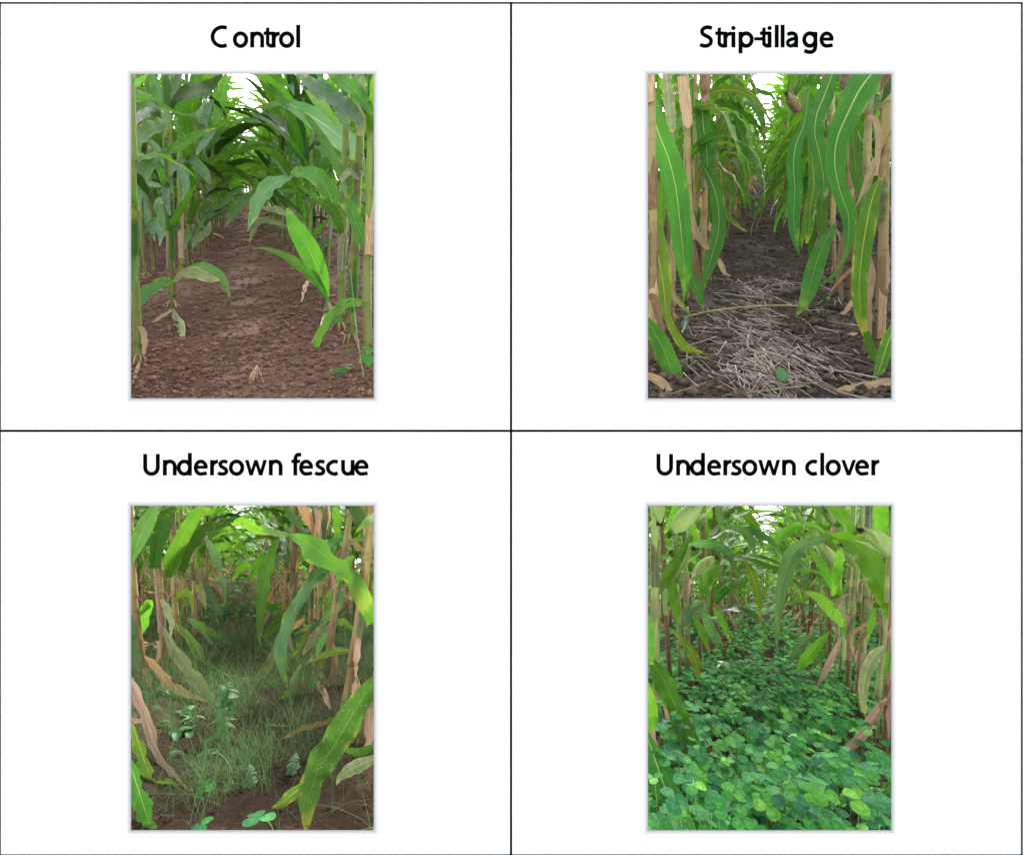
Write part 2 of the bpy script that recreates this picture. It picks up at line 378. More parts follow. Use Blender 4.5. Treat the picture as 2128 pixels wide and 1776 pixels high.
M['drop_shadow'] = t.surface(t.principled(t.mix(f_, (.2, .2, .2), (.66, .66, .66)), .9, .1))  # drop shadow put into the colour: grey at the opening, fading outwards

xc = [-320, 272.7, 776.6, 1346.7, 1852, 2450]; yc = [-300, 154.7, 827.3, 1050.7, 1723.7, 2080]
a = Acc(); TH = .004; BV = 6
holes = {(1, 1), (3, 1), (1, 3), (3, 3)}
for fr, yy in ((1, BY), (0, BY + TH)):
    xe, ye = list(xc), list(yc)
    if not fr:                    # the openings flare out towards the back, so that no thickness shows
        xe = [xc[0]] + [v - BV if k % 2 == 0 else v + BV for k, v in enumerate(xc[1:5])] + [xc[5]]
        ye = [yc[0]] + [v - BV if k % 2 == 0 else v + BV for k, v in enumerate(yc[1:5])] + [yc[5]]
    for i in range(5):
        for j in range(5):
            if (i, j) in holes: continue
            xc_, yc_ = xe, ye
            q = [(bx(xc_[i]), yy, bz(yc_[j])), (bx(xc_[i]), yy, bz(yc_[j + 1])), (bx(xc_[i + 1]), yy, bz(yc_[j + 1])), (bx(xc_[i + 1]), yy, bz(yc_[j]))]
            a.add(q if fr else q[::-1], np.array([[0, 1, 2, 3]]))
for (x0, y0, x1, y1, e) in [(*q, BV) for q in RECT.values()] + [(-320, -300, 2450, 2080, 0)]:
    fr_ = [(x0, y0), (x1, y0), (x1, y1), (x0, y1)]; bk = [(x0 - e, y0 - e), (x1 + e, y0 - e), (x1 + e, y1 + e), (x0 - e, y1 + e)]
    for k in range(4):
        (p0, p1), (q0, q1) = (fr_[k], fr_[(k + 1) % 4]), (bk[k], bk[(k + 1) % 4])
        a.add([(bx(p0[0]), BY, bz(p0[1])), (bx(p1[0]), BY, bz(p1[1])), (bx(q1[0]), BY + TH, bz(q1[1])), (bx(q0[0]), BY + TH, bz(q0[1]))], np.array([[0, 1, 2, 3]]))
brd('panel', np.concatenate(a.V), [np.concatenate(v) for v in a.F.values()], 'board', 0)
for (x0, y0, x1, y1) in RECT.values():          # printed drop shadow round each opening, painted as a flat grey fade
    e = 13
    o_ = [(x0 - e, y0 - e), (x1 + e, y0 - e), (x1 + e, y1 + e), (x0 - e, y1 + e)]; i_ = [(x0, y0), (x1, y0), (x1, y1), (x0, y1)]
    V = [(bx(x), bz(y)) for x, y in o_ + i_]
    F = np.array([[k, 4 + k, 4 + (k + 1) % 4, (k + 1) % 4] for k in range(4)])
    brd('opening_shadow', V, F, 'drop_shadow', BY - .0003, uv=[(1, 0)] * 4 + [(0, 0)] * 4)
def rule(x0, y0, x1, y1, dy=0.):
    brd('ruling_line', [(bx(x0), bz(y0)), (bx(x1), bz(y0)), (bx(x1), bz(y1)), (bx(x0), bz(y1))], np.array([[0, 3, 2, 1]]), 'ink', BY - .0004 - dy)
rule(-1, 5.1, 2124.4, 8.6); rule(-1, 892.7, 2124.4, 897.3); rule(-1, 1773.6, 2124.4, 1778)
rule(-1, 5.1, 2.2, 1778, .0004); rule(1059.7, 5.1, 1064.3, 1778, .0004); rule(2121.2, 5.1, 2124.6, 1778, .0004)

def arc(cx, cy, rx, ry, a0, a1, n=14): return [(cx + rx * math.cos(R(q)), cy + ry * math.sin(R(q))) for q in np.linspace(a0, a1, n)]
def stroke(P, w=7.5, smooth=False):
    P = crom(P, 48) if smooth else np.asarray(P, float); w = w + .9
    T = np.gradient(P, axis=0); T /= np.linalg.norm(T, axis=1)[:, None]; N = np.column_stack([-T[:, 1], T[:, 0]]) * w / 2
    V = np.stack([P + N, P - N], 1).reshape(-1, 2); n = len(P)
    return V, np.array([[2 * k, 2 * k + 1, 2 * k + 3, 2 * k + 2] for k in range(n - 1)])
def line(x0, y0, x1, y1, w=7.5): return stroke([(x0, y0), (x1, y1)], w)
def poly(*p): return np.array(p, float), np.array([list(range(len(p)))])
def glyph(ch):
    H = 32.4
    bowl = lambda cx: stroke(arc(cx, 16.2, 11.7, 13.1, 0, 360, 40), 7.3)
    return {
    'C': lambda: [stroke([(33.5, 40.6), (27, 42.1), (20, 41.8), (11, 37.5), (5.5, 30), (3.8, 22.5), (5.5, 14.5), (11, 7.3), (19.5, 3.3), (26.5, 3.2), (33.5, 4.8)], 7.2, True)],
    'o': lambda: [stroke(arc(15.85, 16.2, 12.05, 13.2, 0, 360, 44), 7.3)],
    'n': lambda: [line(3.8, 0, 3.8, H), stroke(arc(14.2, 19, 10.2, 10.4, 178, 0, 20) + [(24.4, 12), (24.4, 0)], 7.3)],
    'u': lambda: [line(23.6, 0, 23.6, H), stroke([(3.8, H), (3.8, 20)] + arc(13.6, 13.4, 9.8, 10.2, 180, 358, 20), 7.3)],
    't': lambda: [poly((4.8, 40.2), (12, 42), (12, 8), (4.8, 8)), line(0, 29.4, 22, 29.4, 6.2), stroke(arc(16.6, 9.6, 8.2, 6.3, 180, 272, 10) + [(21.5, 3.6)], 7)],
    'r': lambda: [line(3.8, 0, 3.8, H), stroke(arc(16.6, 17.5, 12.6, 11.6, 165, 90, 12), 7)],
    'l': lambda: [line(3.8, 0, 3.8, 47)],
    'i': lambda: [line(3.8, 0, 3.8, H), poly(*arc(3.8, 40.3, 4.6, 4.6, 0, 345, 20))],
    'S': lambda: [stroke([(25.6, 39.6), (20, 41.7), (13.5, 41.8), (7, 38.6), (4.6, 33), (7.4, 27.6), (13.7, 23.8), (20, 20.3), (23.4, 15), (22.4, 8.4), (17, 4.2), (11, 3.2), (5, 4.2), (.8, 6.6)], 7.2, True)],
    's': lambda: [stroke([(20.6, 27.4), (15.4, 29.2), (9.6, 28.6), (5.8, 24.3), (7.6, 19.3), (12, 16.4), (17, 13.3), (18.8, 8.4), (16, 4.5), (10.5, 3.1), (5, 3.7), (1., 5.6)], 6.9, True)],
    'p': lambda: [line(3.8, -12.4, 3.8, H), bowl(15.5)],
    'd': lambda: [line(26.2, 0, 26.2, 47), bowl(14.7)],
    'g': lambda: [stroke([(26.5, H), (26.5, 15), (26.5, 3), (25, -4.5), (20.5, -8.6), (14.5, -9.5), (8.5, -8.6), (3.3, -6.6)], 7.2, True), bowl(14.9)],
    'e': lambda: [line(4, 17.2, 28.6, 17.2, 5.8), stroke(arc(14.5, 16.2, 10.9, 13.1, 4, 285, 34) + [(22, 3.9), (27, 5.4)], 7.0)],
    'a': lambda: [stroke([(3.6, 26.2), (9.5, 29.2), (15.5, 29.1), (20.4, 26), (22, 20), (22, 9), (22, 0)], 7.2, True), stroke([(22, 18.6), (13, 17.4), (6.6, 14.4), (3.9, 9.4), (6, 4.9), (11, 3.3), (16.5, 5), (21.5, 10.5)], 6.6, True)],
    'U': lambda: [stroke([(3.8, 44.8), (3.8, 24)] + arc(16.9, 16.5, 13.1, 13.2, 180, 360, 24) + [(30, 24), (30, 44.8)], 7.5)],
    'c': lambda: [stroke([(24.6, 27.6), (18.5, 29.4), (12.4, 28), (6.2, 23.4), (3.8, 16.2), (6.2, 8.8), (12.4, 4.2), (18.5, 3.1), (24.6, 4.8)], 7.2, True)],
    'f': lambda: [stroke([(8.4, 0), (8.4, 16), (8.4, 32), (9.8, 39.6), (13.8, 43.2), (20.8, 43)], 7.2, True), line(0, 29.4, 18.6, 29.4, 6.2)],
    'v': lambda: [poly((0, H), (8, H), (19.3, 0), (11.6, 0)), poly((23.2, H), (31, H), (19.4, 0), (11.8, 0))],
    'w': lambda: [poly((0, H), (8, H), (16.6, 0), (9.4, 0)), poly((19.4, H), (26.6, H), (16.6, 0), (9.6, 0)), poly((19.4, H), (26.6, H), (36.4, 0), (29.2, 0)), poly((38.2, H), (46, H), (36.4, 0), (29.3, 0))],
    '-': lambda: [line(0, 17.9, 16.2, 17.9, 5.9)],
    }[ch]()
CAPS = [
 (99.4, [('C', 438), ('o', 484.2), ('n', 520.6), ('t', 548), ('r', 565.1), ('o', 580), ('l', 616.1)]),
 (99.3, [('S', 1454), ('t', 1486.2), ('r', 1503.2), ('i', 1520.2), ('p', 1534.9), ('-', 1567.4), ('t', 1578.8), ('i', 1595.3), ('l', 1610.1), ('l', 1622.3), ('a', 1632.6), ('g', 1667.8), ('e', 1703.2)]),
 (987.6, [('U', 298.1), ('n', 339), ('d', 368.6), ('e', 403.1), ('r', 437.1), ('s', 452.1), ('o', 476), ('w', 509), ('n', 559), ('f', 605.5), ('e', 621.9), ('s', 653.8), ('c', 677.6), ('u', 709.3), ('e', 737.1)]),
 (987.5, [('U', 1364.5), ('n', 1405.3), ('d', 1434.5), ('e', 1469.5), ('r', 1503.3), ('s', 1518.5), ('o', 1542), ('w', 1575.2), ('n', 1625.3), ('c', 1672.9), ('l', 1704.7), ('o', 1715.4), ('v', 1747.8), ('e', 1776.8), ('r', 1810.8)])]
for base, chars in CAPS:
    a = Acc()
    for k, (ch, x0) in enumerate(chars):
        for q, (V, F) in enumerate(glyph(ch)):
            dy = .0004 + .00004 * ((k * 3 + q) % 7)
            a.add([(bx(x0 + x), BY - dy, bz(base - y)) for x, y in V], F)
    brd('caption', np.concatenate(a.V), [np.concatenate(v) for v in a.F.values()], 'ink', 0)

# ---------------------------------------------------------------- leaves, stalks, ears
def ribbon(C, side, nrm, prof_fold, ruf, seed, nx=6):
    """C n x 3 centre line, side n x 3 half-width vectors, nrm n x 3 unit normals."""
    n = len(C); r = np.random.default_rng(seed); s = np.linspace(0, 1, n)
    tt = np.linspace(-1, 1, nx + 1); w = np.linalg.norm(side, axis=1)
    V = C[:, None] + side[:, None] * tt[None, :, None]
    ph = r.random(4) * 6.28; k1, k2 = r.uniform(2.5, 4.5), r.uniform(5, 9)
    env = np.sin(np.pi * np.clip(s, .02, .98)) ** .6
    L = (np.sin(6.28 * k1 * s + ph[0]) + .6 * np.sin(6.28 * k2 * s + ph[1])) * env
    Q = (np.sin(6.28 * k1 * s + ph[2]) + .6 * np.sin(6.28 * k2 * s + ph[3])) * env
    ru = np.where(tt[None] < 0, L[:, None], Q[:, None]) * np.abs(tt)[None] ** 1.7 * ruf
    fold = prof_fold * np.abs(tt)[None] * (1 - .4 * s[:, None])
    V = V + nrm[:, None] * ((ru + fold) * w[:, None])[..., None]
    U = np.stack([np.broadcast_to((tt[None] + 1) / 2, (n, nx + 1)), np.broadcast_to(s[:, None], (n, nx + 1))], -1)
    return V.reshape(-1, 3), gridfaces(n, nx + 1), U.reshape(-1, 2)

def blade(L, Wd, th0, th1, p=1.2, twist=.3, ruf=.25, fold=.25, seed=0, n=16, nx=4):
    s = np.linspace(0, 1, n); r = np.random.default_rng(seed)
    phi = th0 + (th1 - th0) * s ** p + .12 * np.sin(6.28 * (s * r.uniform(1, 2) + r.random())) * s
    sw = .5 * twist * s ** 2 * r.choice([-1, 1])
    dx = np.sin(phi) * np.cos(sw); dy = np.sin(phi) * np.sin(sw); dz = np.cos(phi)
    D = np.stack([dx, dy, dz], -1); C = np.vstack([[0, 0, 0], np.cumsum((D[1:] + D[:-1]) / 2, 0) * L / (n - 1)])
    w = Wd / 2 * (.5 + .5 * np.clip(s / .22, 0, 1) ** .8) * np.clip(1 - s ** 2.4, 0, 1) ** .85 + .001
    Y = np.stack([-np.sin(sw), np.cos(sw), np.zeros(n)], -1); N = np.cross(D, Y)
    tw = twist * (s * r.uniform(.6, 1.6) + .15 * np.sin(6.28 * s + r.random() * 6)) * r.choice([-1, 1])
    sd = Y * np.cos(tw)[:, None] + N * np.sin(tw)[:, None]; nn = np.cross(D, sd)
    return ribbon(C, sd * w[:, None], nn, fold, ruf, seed, nx)

def stalk_geo(P, rad, inter, sides=9, seed=0, sub=6):
    """P polyline base -> top (relative), node every `inter` metres."""
    P = crom(P, 60); seg = np.linalg.norm(np.diff(P, axis=0), axis=1); cum = np.concatenate([[0], np.cumsum(seg)]); T = cum[-1]
    r = np.random.default_rng(seed); ts = []; ph = []; z = 0.; h = inter * .45
    while z < T:
        e = min(z + h, T)
        for q in (0, .03, .1, .45, .85, .96):
            if z + h * q <= T: ts.append(z + h * q); ph.append(q)
        z = e; h = inter * r.uniform(.85, 1.15) * (1 if z > inter else .7)
    ts.append(T); ph.append(.5); ts = np.array(ts); ph = np.array(ph)
    C = np.stack([np.interp(ts, cum, P[:, k]) for k in range(3)], -1)
    k = np.interp(ph, [0, .03, .1, .45, .85, .96, 1], [1.14, 1.13, 1.06, 1.0, .96, .97, 1.1])
    zig = np.cumsum((np.diff(ph, prepend=0) < 0)) % 2 * 2 - 1
    C = C + np.stack([zig * .08 * rad, zig * .03 * rad, np.zeros(len(ts))], -1)
    ra = rad * k * (1 - .25 * ts / 2.4)
    V, F = tube(C, ra, sides)
    U = np.stack([np.repeat(C[:, 2] / 2.4, sides), np.repeat(ph, sides)], -1); U = np.vstack([U, U[-1]])
    return V, F, U

def ear_geo(L, r, seed=0, sides=10):
    rr = np.random.default_rng(seed); s = np.linspace(0, 1, 12)
    prof = np.interp(s, [0, .06, .2, .45, .7, .88, 1], [.35, .6, .92, 1., .8, .45, .16])
    P = np.stack([np.zeros(12), .06 * L * np.sin(s * 2.5), s * L], -1)
    V, F = tube(P, r * prof, sides)
    th = np.tile(np.arange(sides), 12); V[:-1, 0] *= 1 + .09 * (th % 2); V[:-1, 1] *= 1 + .09 * (th % 2)
    U = np.stack([np.tile(np.arange(sides) / sides * 2, 12), np.repeat(s, sides)], -1); U = np.vstack([U, U[-1]])
    a = Acc(); a.add(V, F, U)
    for k in range(3):               # loose husk tips
        b = blade(L * rr.uniform(.5, .8), r * .9, .05, rr.uniform(.12, .4), 1.5, .3, .2, .4, seed + k, 8, 2)
        ang = k * 2.1 + rr.random(); c, s_ = math.cos(ang), math.sin(ang)
        Vb = b[0] @ np.array([[c, s_, 0], [-s_, c, 0], [0, 0, 1]]) + np.array([c * r * .75, s_ * r * .75, L * .35])
        a.add(Vb, b[1], b[2])
    sk = Acc()
    for k in range(40):
        ang = rr.random() * 6.28; out = rr.uniform(.1, 1.) * r * .6; hh = rr.uniform(-.03, .03) * 3 * L
        Q = crom([(0, .06 * L * .6, L * .96), (math.cos(ang) * out * .6, math.sin(ang) * out * .6, L * 1.04), (math.cos(ang) * out, math.sin(ang) * out, L * 1.02 + hh)], 5)
        v, f = tube(Q, [r * .07, r * .06, r * .05, r * .04, r * .02], 3); sk.add(v, f)
    return a, sk

# ---- shared pools
def pool(key, n, mats, Lr, Wr, t0, t1, p=(1., 1.6), twist=(.2, .9), ruf=(.15, .4), lo=False):
    out = []
    for k in range(n):
        r = random.uniform
        V, F, U = blade(r(*Lr), r(*Wr), R(r(*t0)), R(r(*t1)), r(*p), r(*twist), r(*ruf), r(.1, .35), hash((key, k)) % 99991 if False else k * 31 + sum(map(ord, key)), 8 if lo else 16, 2 if lo else 4)
        out.append((V, F, U, mats[k % len(mats)]))
    return out
SPEC = {
 'c': dict(n=18, mats=['dark', 'green', 'green', 'dark', 'pale', 'speck', 'green', 'bright', 'green'], Lr=(.55, .85), Wr=(.07, .1), t0=(18, 42), t1=(85, 160)),
 's': dict(n=16, mats=['ymid', 'green', 'ymid', 'yel', 'bright', 'ymid', 'green', 'bright'], Lr=(.6, .9), Wr=(.065, .09), t0=(25, 55), t1=(165, 180), p=(.3, .6)),
 'f': dict(n=18, mats=['green', 'dark', 'bright', 'pale', 'speck', 'green', 'yel', 'bright'], Lr=(.5, .8), Wr=(.065, .095), t0=(18, 45), t1=(100, 170)),
 'k': dict(n=18, mats=['bright', 'green', 'pale', 'green', 'bright', 'pale', 'ymid', 'yel', 'bright'], Lr=(.5, .8), Wr=(.045, .075), t0=(15, 45), t1=(100, 170)),
 'dry': dict(n=10, mats=['dry', 'brown', 'pink', 'dry', 'orange'], Lr=(.3, .6), Wr=(.02, .05), t0=(60, 120), t1=(165, 178), p=(.3, .7), twist=(1., 3.), ruf=(.4, .8)),
 'up': dict(n=10, mats=['bright', 'green', 'bright', 'bright', 'green'], Lr=(.6, .85), Wr=(.06, .09), t0=(12, 30), t1=(60, 135)),
}
POOL, LOPOOL = {}, {}
for k_, sp_ in SPEC.items():
    st_ = random.getstate(); hi = pool(k_, **sp_); random.setstate(st_); LOPOOL[k_] = pool(k_, lo=True, **sp_)
    POOL[k_] = [mesh('leaf', V, F, U, m) for V, F, U, m in hi]
STM = {'c': 'st_c', 's': 'st_s', 'f': 'st_f', 'k': 'st_k'}
STALKS = {}
for k_ in 'csfk':
    for v_ in range(4):
        for hh in (0.95, 1.5, 2.2):
            V, F, U = stalk_geo([(0, 0, -.03), (random.uniform(-.02, .02), random.uniform(-.02, .02), hh * .5), (random.uniform(-.04, .04), random.uniform(-.03, .03), hh)], random.uniform(.0105, .0145), random.uniform(.13, .18), 8, v_)
            STALKS[k_, v_, hh] = mesh('stalk', V, F, U, STM[k_] if not (k_ in 'kf' and v_ == 3) else 'st_b')
EARS = []
for v_ in range(3):
    e_, s_ = ear_geo(.19 + .02 * v_, .03, v_ * 7); EARS.append((e_.mesh('husk', 'husk'), s_.mesh('silk', 'silk')))
    EARS.append((e_.mesh('husk', 'dry'), EARS[-1][1]))

def maxh(p, y):
    return 1.95 if p.key in 'cs' else max(.6, min(1.95, .82 * y - .15))
def top_visible(p, y): return p.h + (p.vv - 27) / FZ * y
def plan(p, x, y, rng):
    """leaf list for a plant: (pool key, index, height, azimuth, tilt, scale)"""
    H = min(maxh(p, y), top_visible(p, y) + .6); out = []
    al = rng.choice([0, math.pi]) + (math.pi / 2 if p.key == 's' else 0) + rng.normal(0, .35 if p.key == 's' else .75); k = 0
    z = {'c': .18, 's': .36, 'f': .2, 'k': .2}[p.key] * (1 if y < 6 else .3) + rng.uniform(0, .12)
    while z < H - .03:
        dry = {'c': z < .18, 's': z < .55 and rng.random() < .5, 'f': z < .5 and rng.random() < .6, 'k': z < .45 and rng.random() < .3}[p.key]
        key = 'dry' if dry else ('up' if (z > 1.35 and rng.random() < .7) or (y > 5. and rng.random() < .6) else p.key)
        sc = rng.uniform(.8, 1.1) * (.85 if p.key == 's' else 1) * ({'c': .62, 's': .8, 'f': .85, 'k': .75}[p.key] if z > 1.15 else .62 if z < .45 and p.key == 'c' else .8 if z < .5 else 1)
        out.append((key, int(rng.integers(0, 99)), z, (al if z < 1.0 + (.5 if p.key == 'f' else 0) else rng.random() * 6.28 if p.key == 's' else al + math.pi / 2 + (.5 if p.key == 'k' else 0)) + math.pi * k + rng.normal(0, .35), rng.normal(0, .08), sc))
        z += rng.uniform(.075, .125) * (1 if y < 8 else 1.3); k += 1
    if p.key != 'c':
        for q in range({'s': 2, 'f': 3, 'k': 1}[p.key]): out.append(('dry', int(rng.integers(0, 99)), rng.uniform(.15, min(H, .95)), rng.random() * 6.28, rng.normal(0, .2), rng.uniform(.5, .9)))
    return H, out

def root_for(p, x, y):
    e = link('maize_plant', None, None, p.P(x, y, p.gz(np.array(x), np.array(y))).tolist()); tag(e, cat='maize plant')
    e.empty_display_size = .1
    return e
def register(p, e, x, y, desc):
    row = max(1, int(round((abs(x) + .38) / .76))); p.rows.setdefault((1 if x > 0 else -1, row), []).append((y, e, desc))

def make_plant(p, x, y, rng):
    e = root_for(p, x, y); H, lv = plan(p, x, y, rng)
    hh = .95 if H < 1. else 1.5 if H < 1.55 else 2.2
    st = link('stalk', STALKS[p.key, int(rng.integers(0, 4)), hh], e); st.scale = (1, 1, H / hh); st.rotation_euler = (rng.normal(0, .03), rng.normal(0, .03), rng.random() * 6)
    for key, i, z, az, ti, sc in lv:
        o = link('leaf', POOL[key][i % len(POOL[key])], e, (0, 0, z)); o.rotation_euler = (ti, 0, az); o.scale = (sc, sc, sc)
    if p.key != 'c' and H > .95 and rng.random() < (.75 if p.key == 'k' else .5):
        h_, s_ = EARS[int(rng.integers(0, 3)) * 2 + (1 if p.key == 's' and rng.random() < .7 else 0)]
        z = rng.uniform(.78, 1.05); az = rng.random() * 6.28
        o = link('ear', h_, e, (.012 * math.cos(az), .012 * math.sin(az), z)); o.rotation_euler = Matrix.Rotation(az, 3, 'Z').to_4x4().to_euler()
        o.rotation_euler = (Matrix.Rotation(az, 4, 'Z') @ Matrix.Rotation(R(rng.uniform(15, 40)), 4, 'Y')).to_euler()
        link('silk', s_, o)
    register(p, e, x, y, {'c': 'green', 's': 'straw-stalked', 'f': 'tan-stalked', 'k': 'pale-stalked'}[p.key])

# ---- hero plants read off the photograph: stalks (u, v) base -> top, width in px; leaves (u, v, width) chains
def hero_plant(p, path, wpx, mat=None, desc='', inter=.17, d=None, roots=True, top=None):
    (u0, v0) = path[0]; d = d or p.d(v0); x0 = p.xs(u0, d)
    if top is None: top = 0
    e = root_for(p, x0, d); base = np.array(e.location)
    pts = []
    for (u, v) in path:
        w = p.uvd(u, v, d); pts.append(w - base)
    pts = np.array(pts); lim = maxh(p, d)
    pts[0, 2] = min(pts[0, 2], -.02)
    # carry the stalk on above the opening
    dirn = pts[-1] - pts[-2]; dirn /= np.linalg.norm(dirn); ex = min(lim, pts[-1, 2] + .4) - pts[-1, 2]
    if ex > .05: pts = np.vstack([pts, pts[-1] + dirn * ex])
    rad = wpx / 2 / FZ * d * (.85 if p.key in 'fk' else .95)
    V, F, U = stalk_geo(pts, rad, inter, 12, abs(int(u0)))
    link('stalk', mesh('stalk', V, F, U, mat or STM[p.key]), e)
    if roots:
        a = Acc(); r = np.random.default_rng(abs(int(u0 + v0)))
        for k in range(7):
            an = k * .9 + r.random() * .5; ln = rad * r.uniform(2, 3.2)
            v, f = tube(crom([(0, 0, rad * 2.2), (math.cos(an) * ln * .6, math.sin(an) * ln * .6, rad * 1.2), (math.cos(an) * ln, math.sin(an) * ln, -.02)], 5), [rad * .2] * 5, 4); a.add(v, f)
        link('brace_root', a.mesh('brace_root', 'root'), e)
    rs = np.random.default_rng(abs(int(u0 * 3 + v0))); Pc = crom(pts, 40); zt = Pc[:, 2]
    for q in range(int(rs.integers(3, 6))):          # leaf sheaths wrapped round the stalk
        za = rs.uniform(.04, max(.1, min(1.3, zt[-1]) - .2)); ln = inter * rs.uniform(.7, 1.1); a0 = rs.random() * 6.28; sp_ = rs.uniform(2.6, 4.6); nz = 7
        zz = np.linspace(za, za + ln, nz); cx = np.interp(zz, zt, Pc[:, 0]); cy = np.interp(zz, zt, Pc[:, 1]); th = a0 + np.linspace(0, sp_, 8)
        rr_ = rad * (1.16 + .14 * np.linspace(0, 1, nz)[:, None] ** 3 + .05 * np.sin(th * 5 + q)[None])
        zj = zz[:, None] + (np.linspace(0, 1, nz)[:, None] ** 4) * rs.uniform(-.03, .03, 8)[None] * 1.2
        V = np.stack([cx[:, None] + rr_ * np.cos(th), cy[:, None] + rr_ * np.sin(th), zj], -1).reshape(-1, 3)
        U = np.stack(np.meshgrid(np.linspace(0, 1, 8), np.linspace(0, 1, nz)), -1).reshape(-1, 2)
        mt = {'c': ['sick', 'green', 'dry'], 's': ['dry', 'pink', 'sick', 'brown'], 'f': ['sick', 'dry', 'sick', 'pink'], 'k': ['sick', 'husk', 'sick', 'dry']}[p.key]
        link('sheath', mesh('sheath', V, gridfaces(nz, 8), U, mt[int(rs.integers(0, len(mt)))]), e)
    if len(path) > 3 or desc != 'short fallen':
        for q in range({'c': 3, 's': 1, 'f': 4, 'k': 2}[p.key]):
            z = rs.uniform(.1, .9) if p.key != 'c' else rs.uniform(.35, 1.3)
            if z > zt[-1] - .05: continue
            key = 'dry' if (p.key == 's' or (p.key != 'c' and (z < .6 or rs.random() < .4))) else p.key; sc = rs.uniform(.4, .75)
            o = link('leaf', POOL[key][int(rs.integers(0, 99)) % len(POOL[key])], e, (float(np.interp(z, zt, Pc[:, 0])), float(np.interp(z, zt, Pc[:, 1])), z)); o.scale = (sc, sc, sc)
            o.rotation_euler = (0, 0, rs.choice([1.57, -1.57]) + rs.normal(0, .6) if p.key != 'f' else rs.random() * 6.28)
    register(p, e, x0, d, desc); e['_d'] = d; p.plants.append((e, d))
    return e

HL_SEED = [100]
def hero_leaf(p, plant, pts, d0, d1, mat, tw=.5, ruf=.16, fold=.2, name='leaf'):
    HL_SEED[0] += 1
    base = np.array(plant.location) if plant else np.zeros(3)
    A = np.array(pts, float); n = max(18, 5 * len(A)); q = crom(A, n); u, v, w = q[:, 0], q[:, 1], np.maximum(q[:, 2], 2)
    w = w * min(1., (np.hypot(np.diff(u), np.diff(v)).sum() / w.max() / 4.6)) ** .7
    s = np.linspace(0, 1, n); d = d0 + (d1 - d0) * s
    x, z = p.xs(u, d), p.zs(v, d); g = np.asarray(p.gz(x, d)); z = np.maximum(z, g + .004)
    C = p.P(x, d, z)
    du, dv = np.gradient(u), np.gradient(v); L = np.hypot(du, dv) + 1e-6; pu, pv = -dv / L, du / L
    hw = w / 2 / FZ * d
    ray = C / C[:, 1:2]
    sd = np.stack([pu, np.zeros(n), -pv], -1) * hw[:, None] + ray * (hw * math.tan(tw))[:, None]
    T = np.gradient(C, axis=0); nn = np.cross(T, sd); nn /= np.linalg.norm(nn, axis=1)[:, None] + 1e-9
    nn[nn[:, 1] > 0] *= -1
    V, F, U = ribbon(C, sd, nn, fold, ruf, HL_SEED[0], 6)
    return link(name, mesh(name, V - base, F, U, mat), plant)

def hero_ear(p, plant, a, b, wpx, d, dry=False):
    A, B = p.uvd(*a, d), p.uvd(*b, d * .97); L = float(np.linalg.norm(B - A)); r = wpx / 2 / FZ * d
    e_, s_ = ear_geo(L, r, abs(int(a[0])))
    o = link('ear', e_.mesh('husk', 'dry' if dry else 'husk'), plant, (A - np.array(plant.location)).tolist())
    o.rotation_euler = Vector(B - A).to_track_quat('Z', 'Y').to_euler()
    link('silk', s_.mesh('silk', 'silk'), o)

# ================================================================ CONTROL
c0 = hero_plant(PC, [(65, 1570), (50, 1150), (38, 700), (25, 27)], 42, desc='brown-based')
c1 = hero_plant(PC, [(243, 1275), (230, 800), (218, 330), (214, 27)], 36, desc='yellow-green stalked')
c2 = hero_plant(PC, [(292, 1090), (285, 700), (281, 260), (280, 100)], 27, desc='slim green')
c3 = hero_plant(PC, [(335, 1030), (333, 700), (347, 300), (350, 27)], 21, desc='thin upright')
c4 = hero_plant(PC, [(148, 1065), (128, 600), (120, 300)], 22, desc='thin green')
c5 = hero_plant(PC, [(108, 1100), (78, 800), (60, 300)], 24, desc='leaning green')
c6 = hero_plant(PC, [(1125, 1385), (1140, 900), (1152, 500), (1160, 27)], 42, desc='stout')
c7 = hero_plant(PC, [(1185, 1465), (1205, 900), (1228, 400), (1236, 27)], 46, desc='stout pale-sheathed')
c8 = hero_plant(PC, [(1268, 1575), (1272, 1000), (1290, 400), (1296, 27)], 46, desc='thick green')
c9 = hero_plant(PC, [(868, 965), (862, 500), (858, 130)], 25, desc='slender')
c10 = hero_plant(PC, [(985, 960), (985, 500), (968, 130)], 27, desc='slender light-stalked')
c11 = hero_plant(PC, [(1052, 1230), (1056, 1150), (1060, 1090)], 16, desc='short fallen', roots=False)
D = PC.d
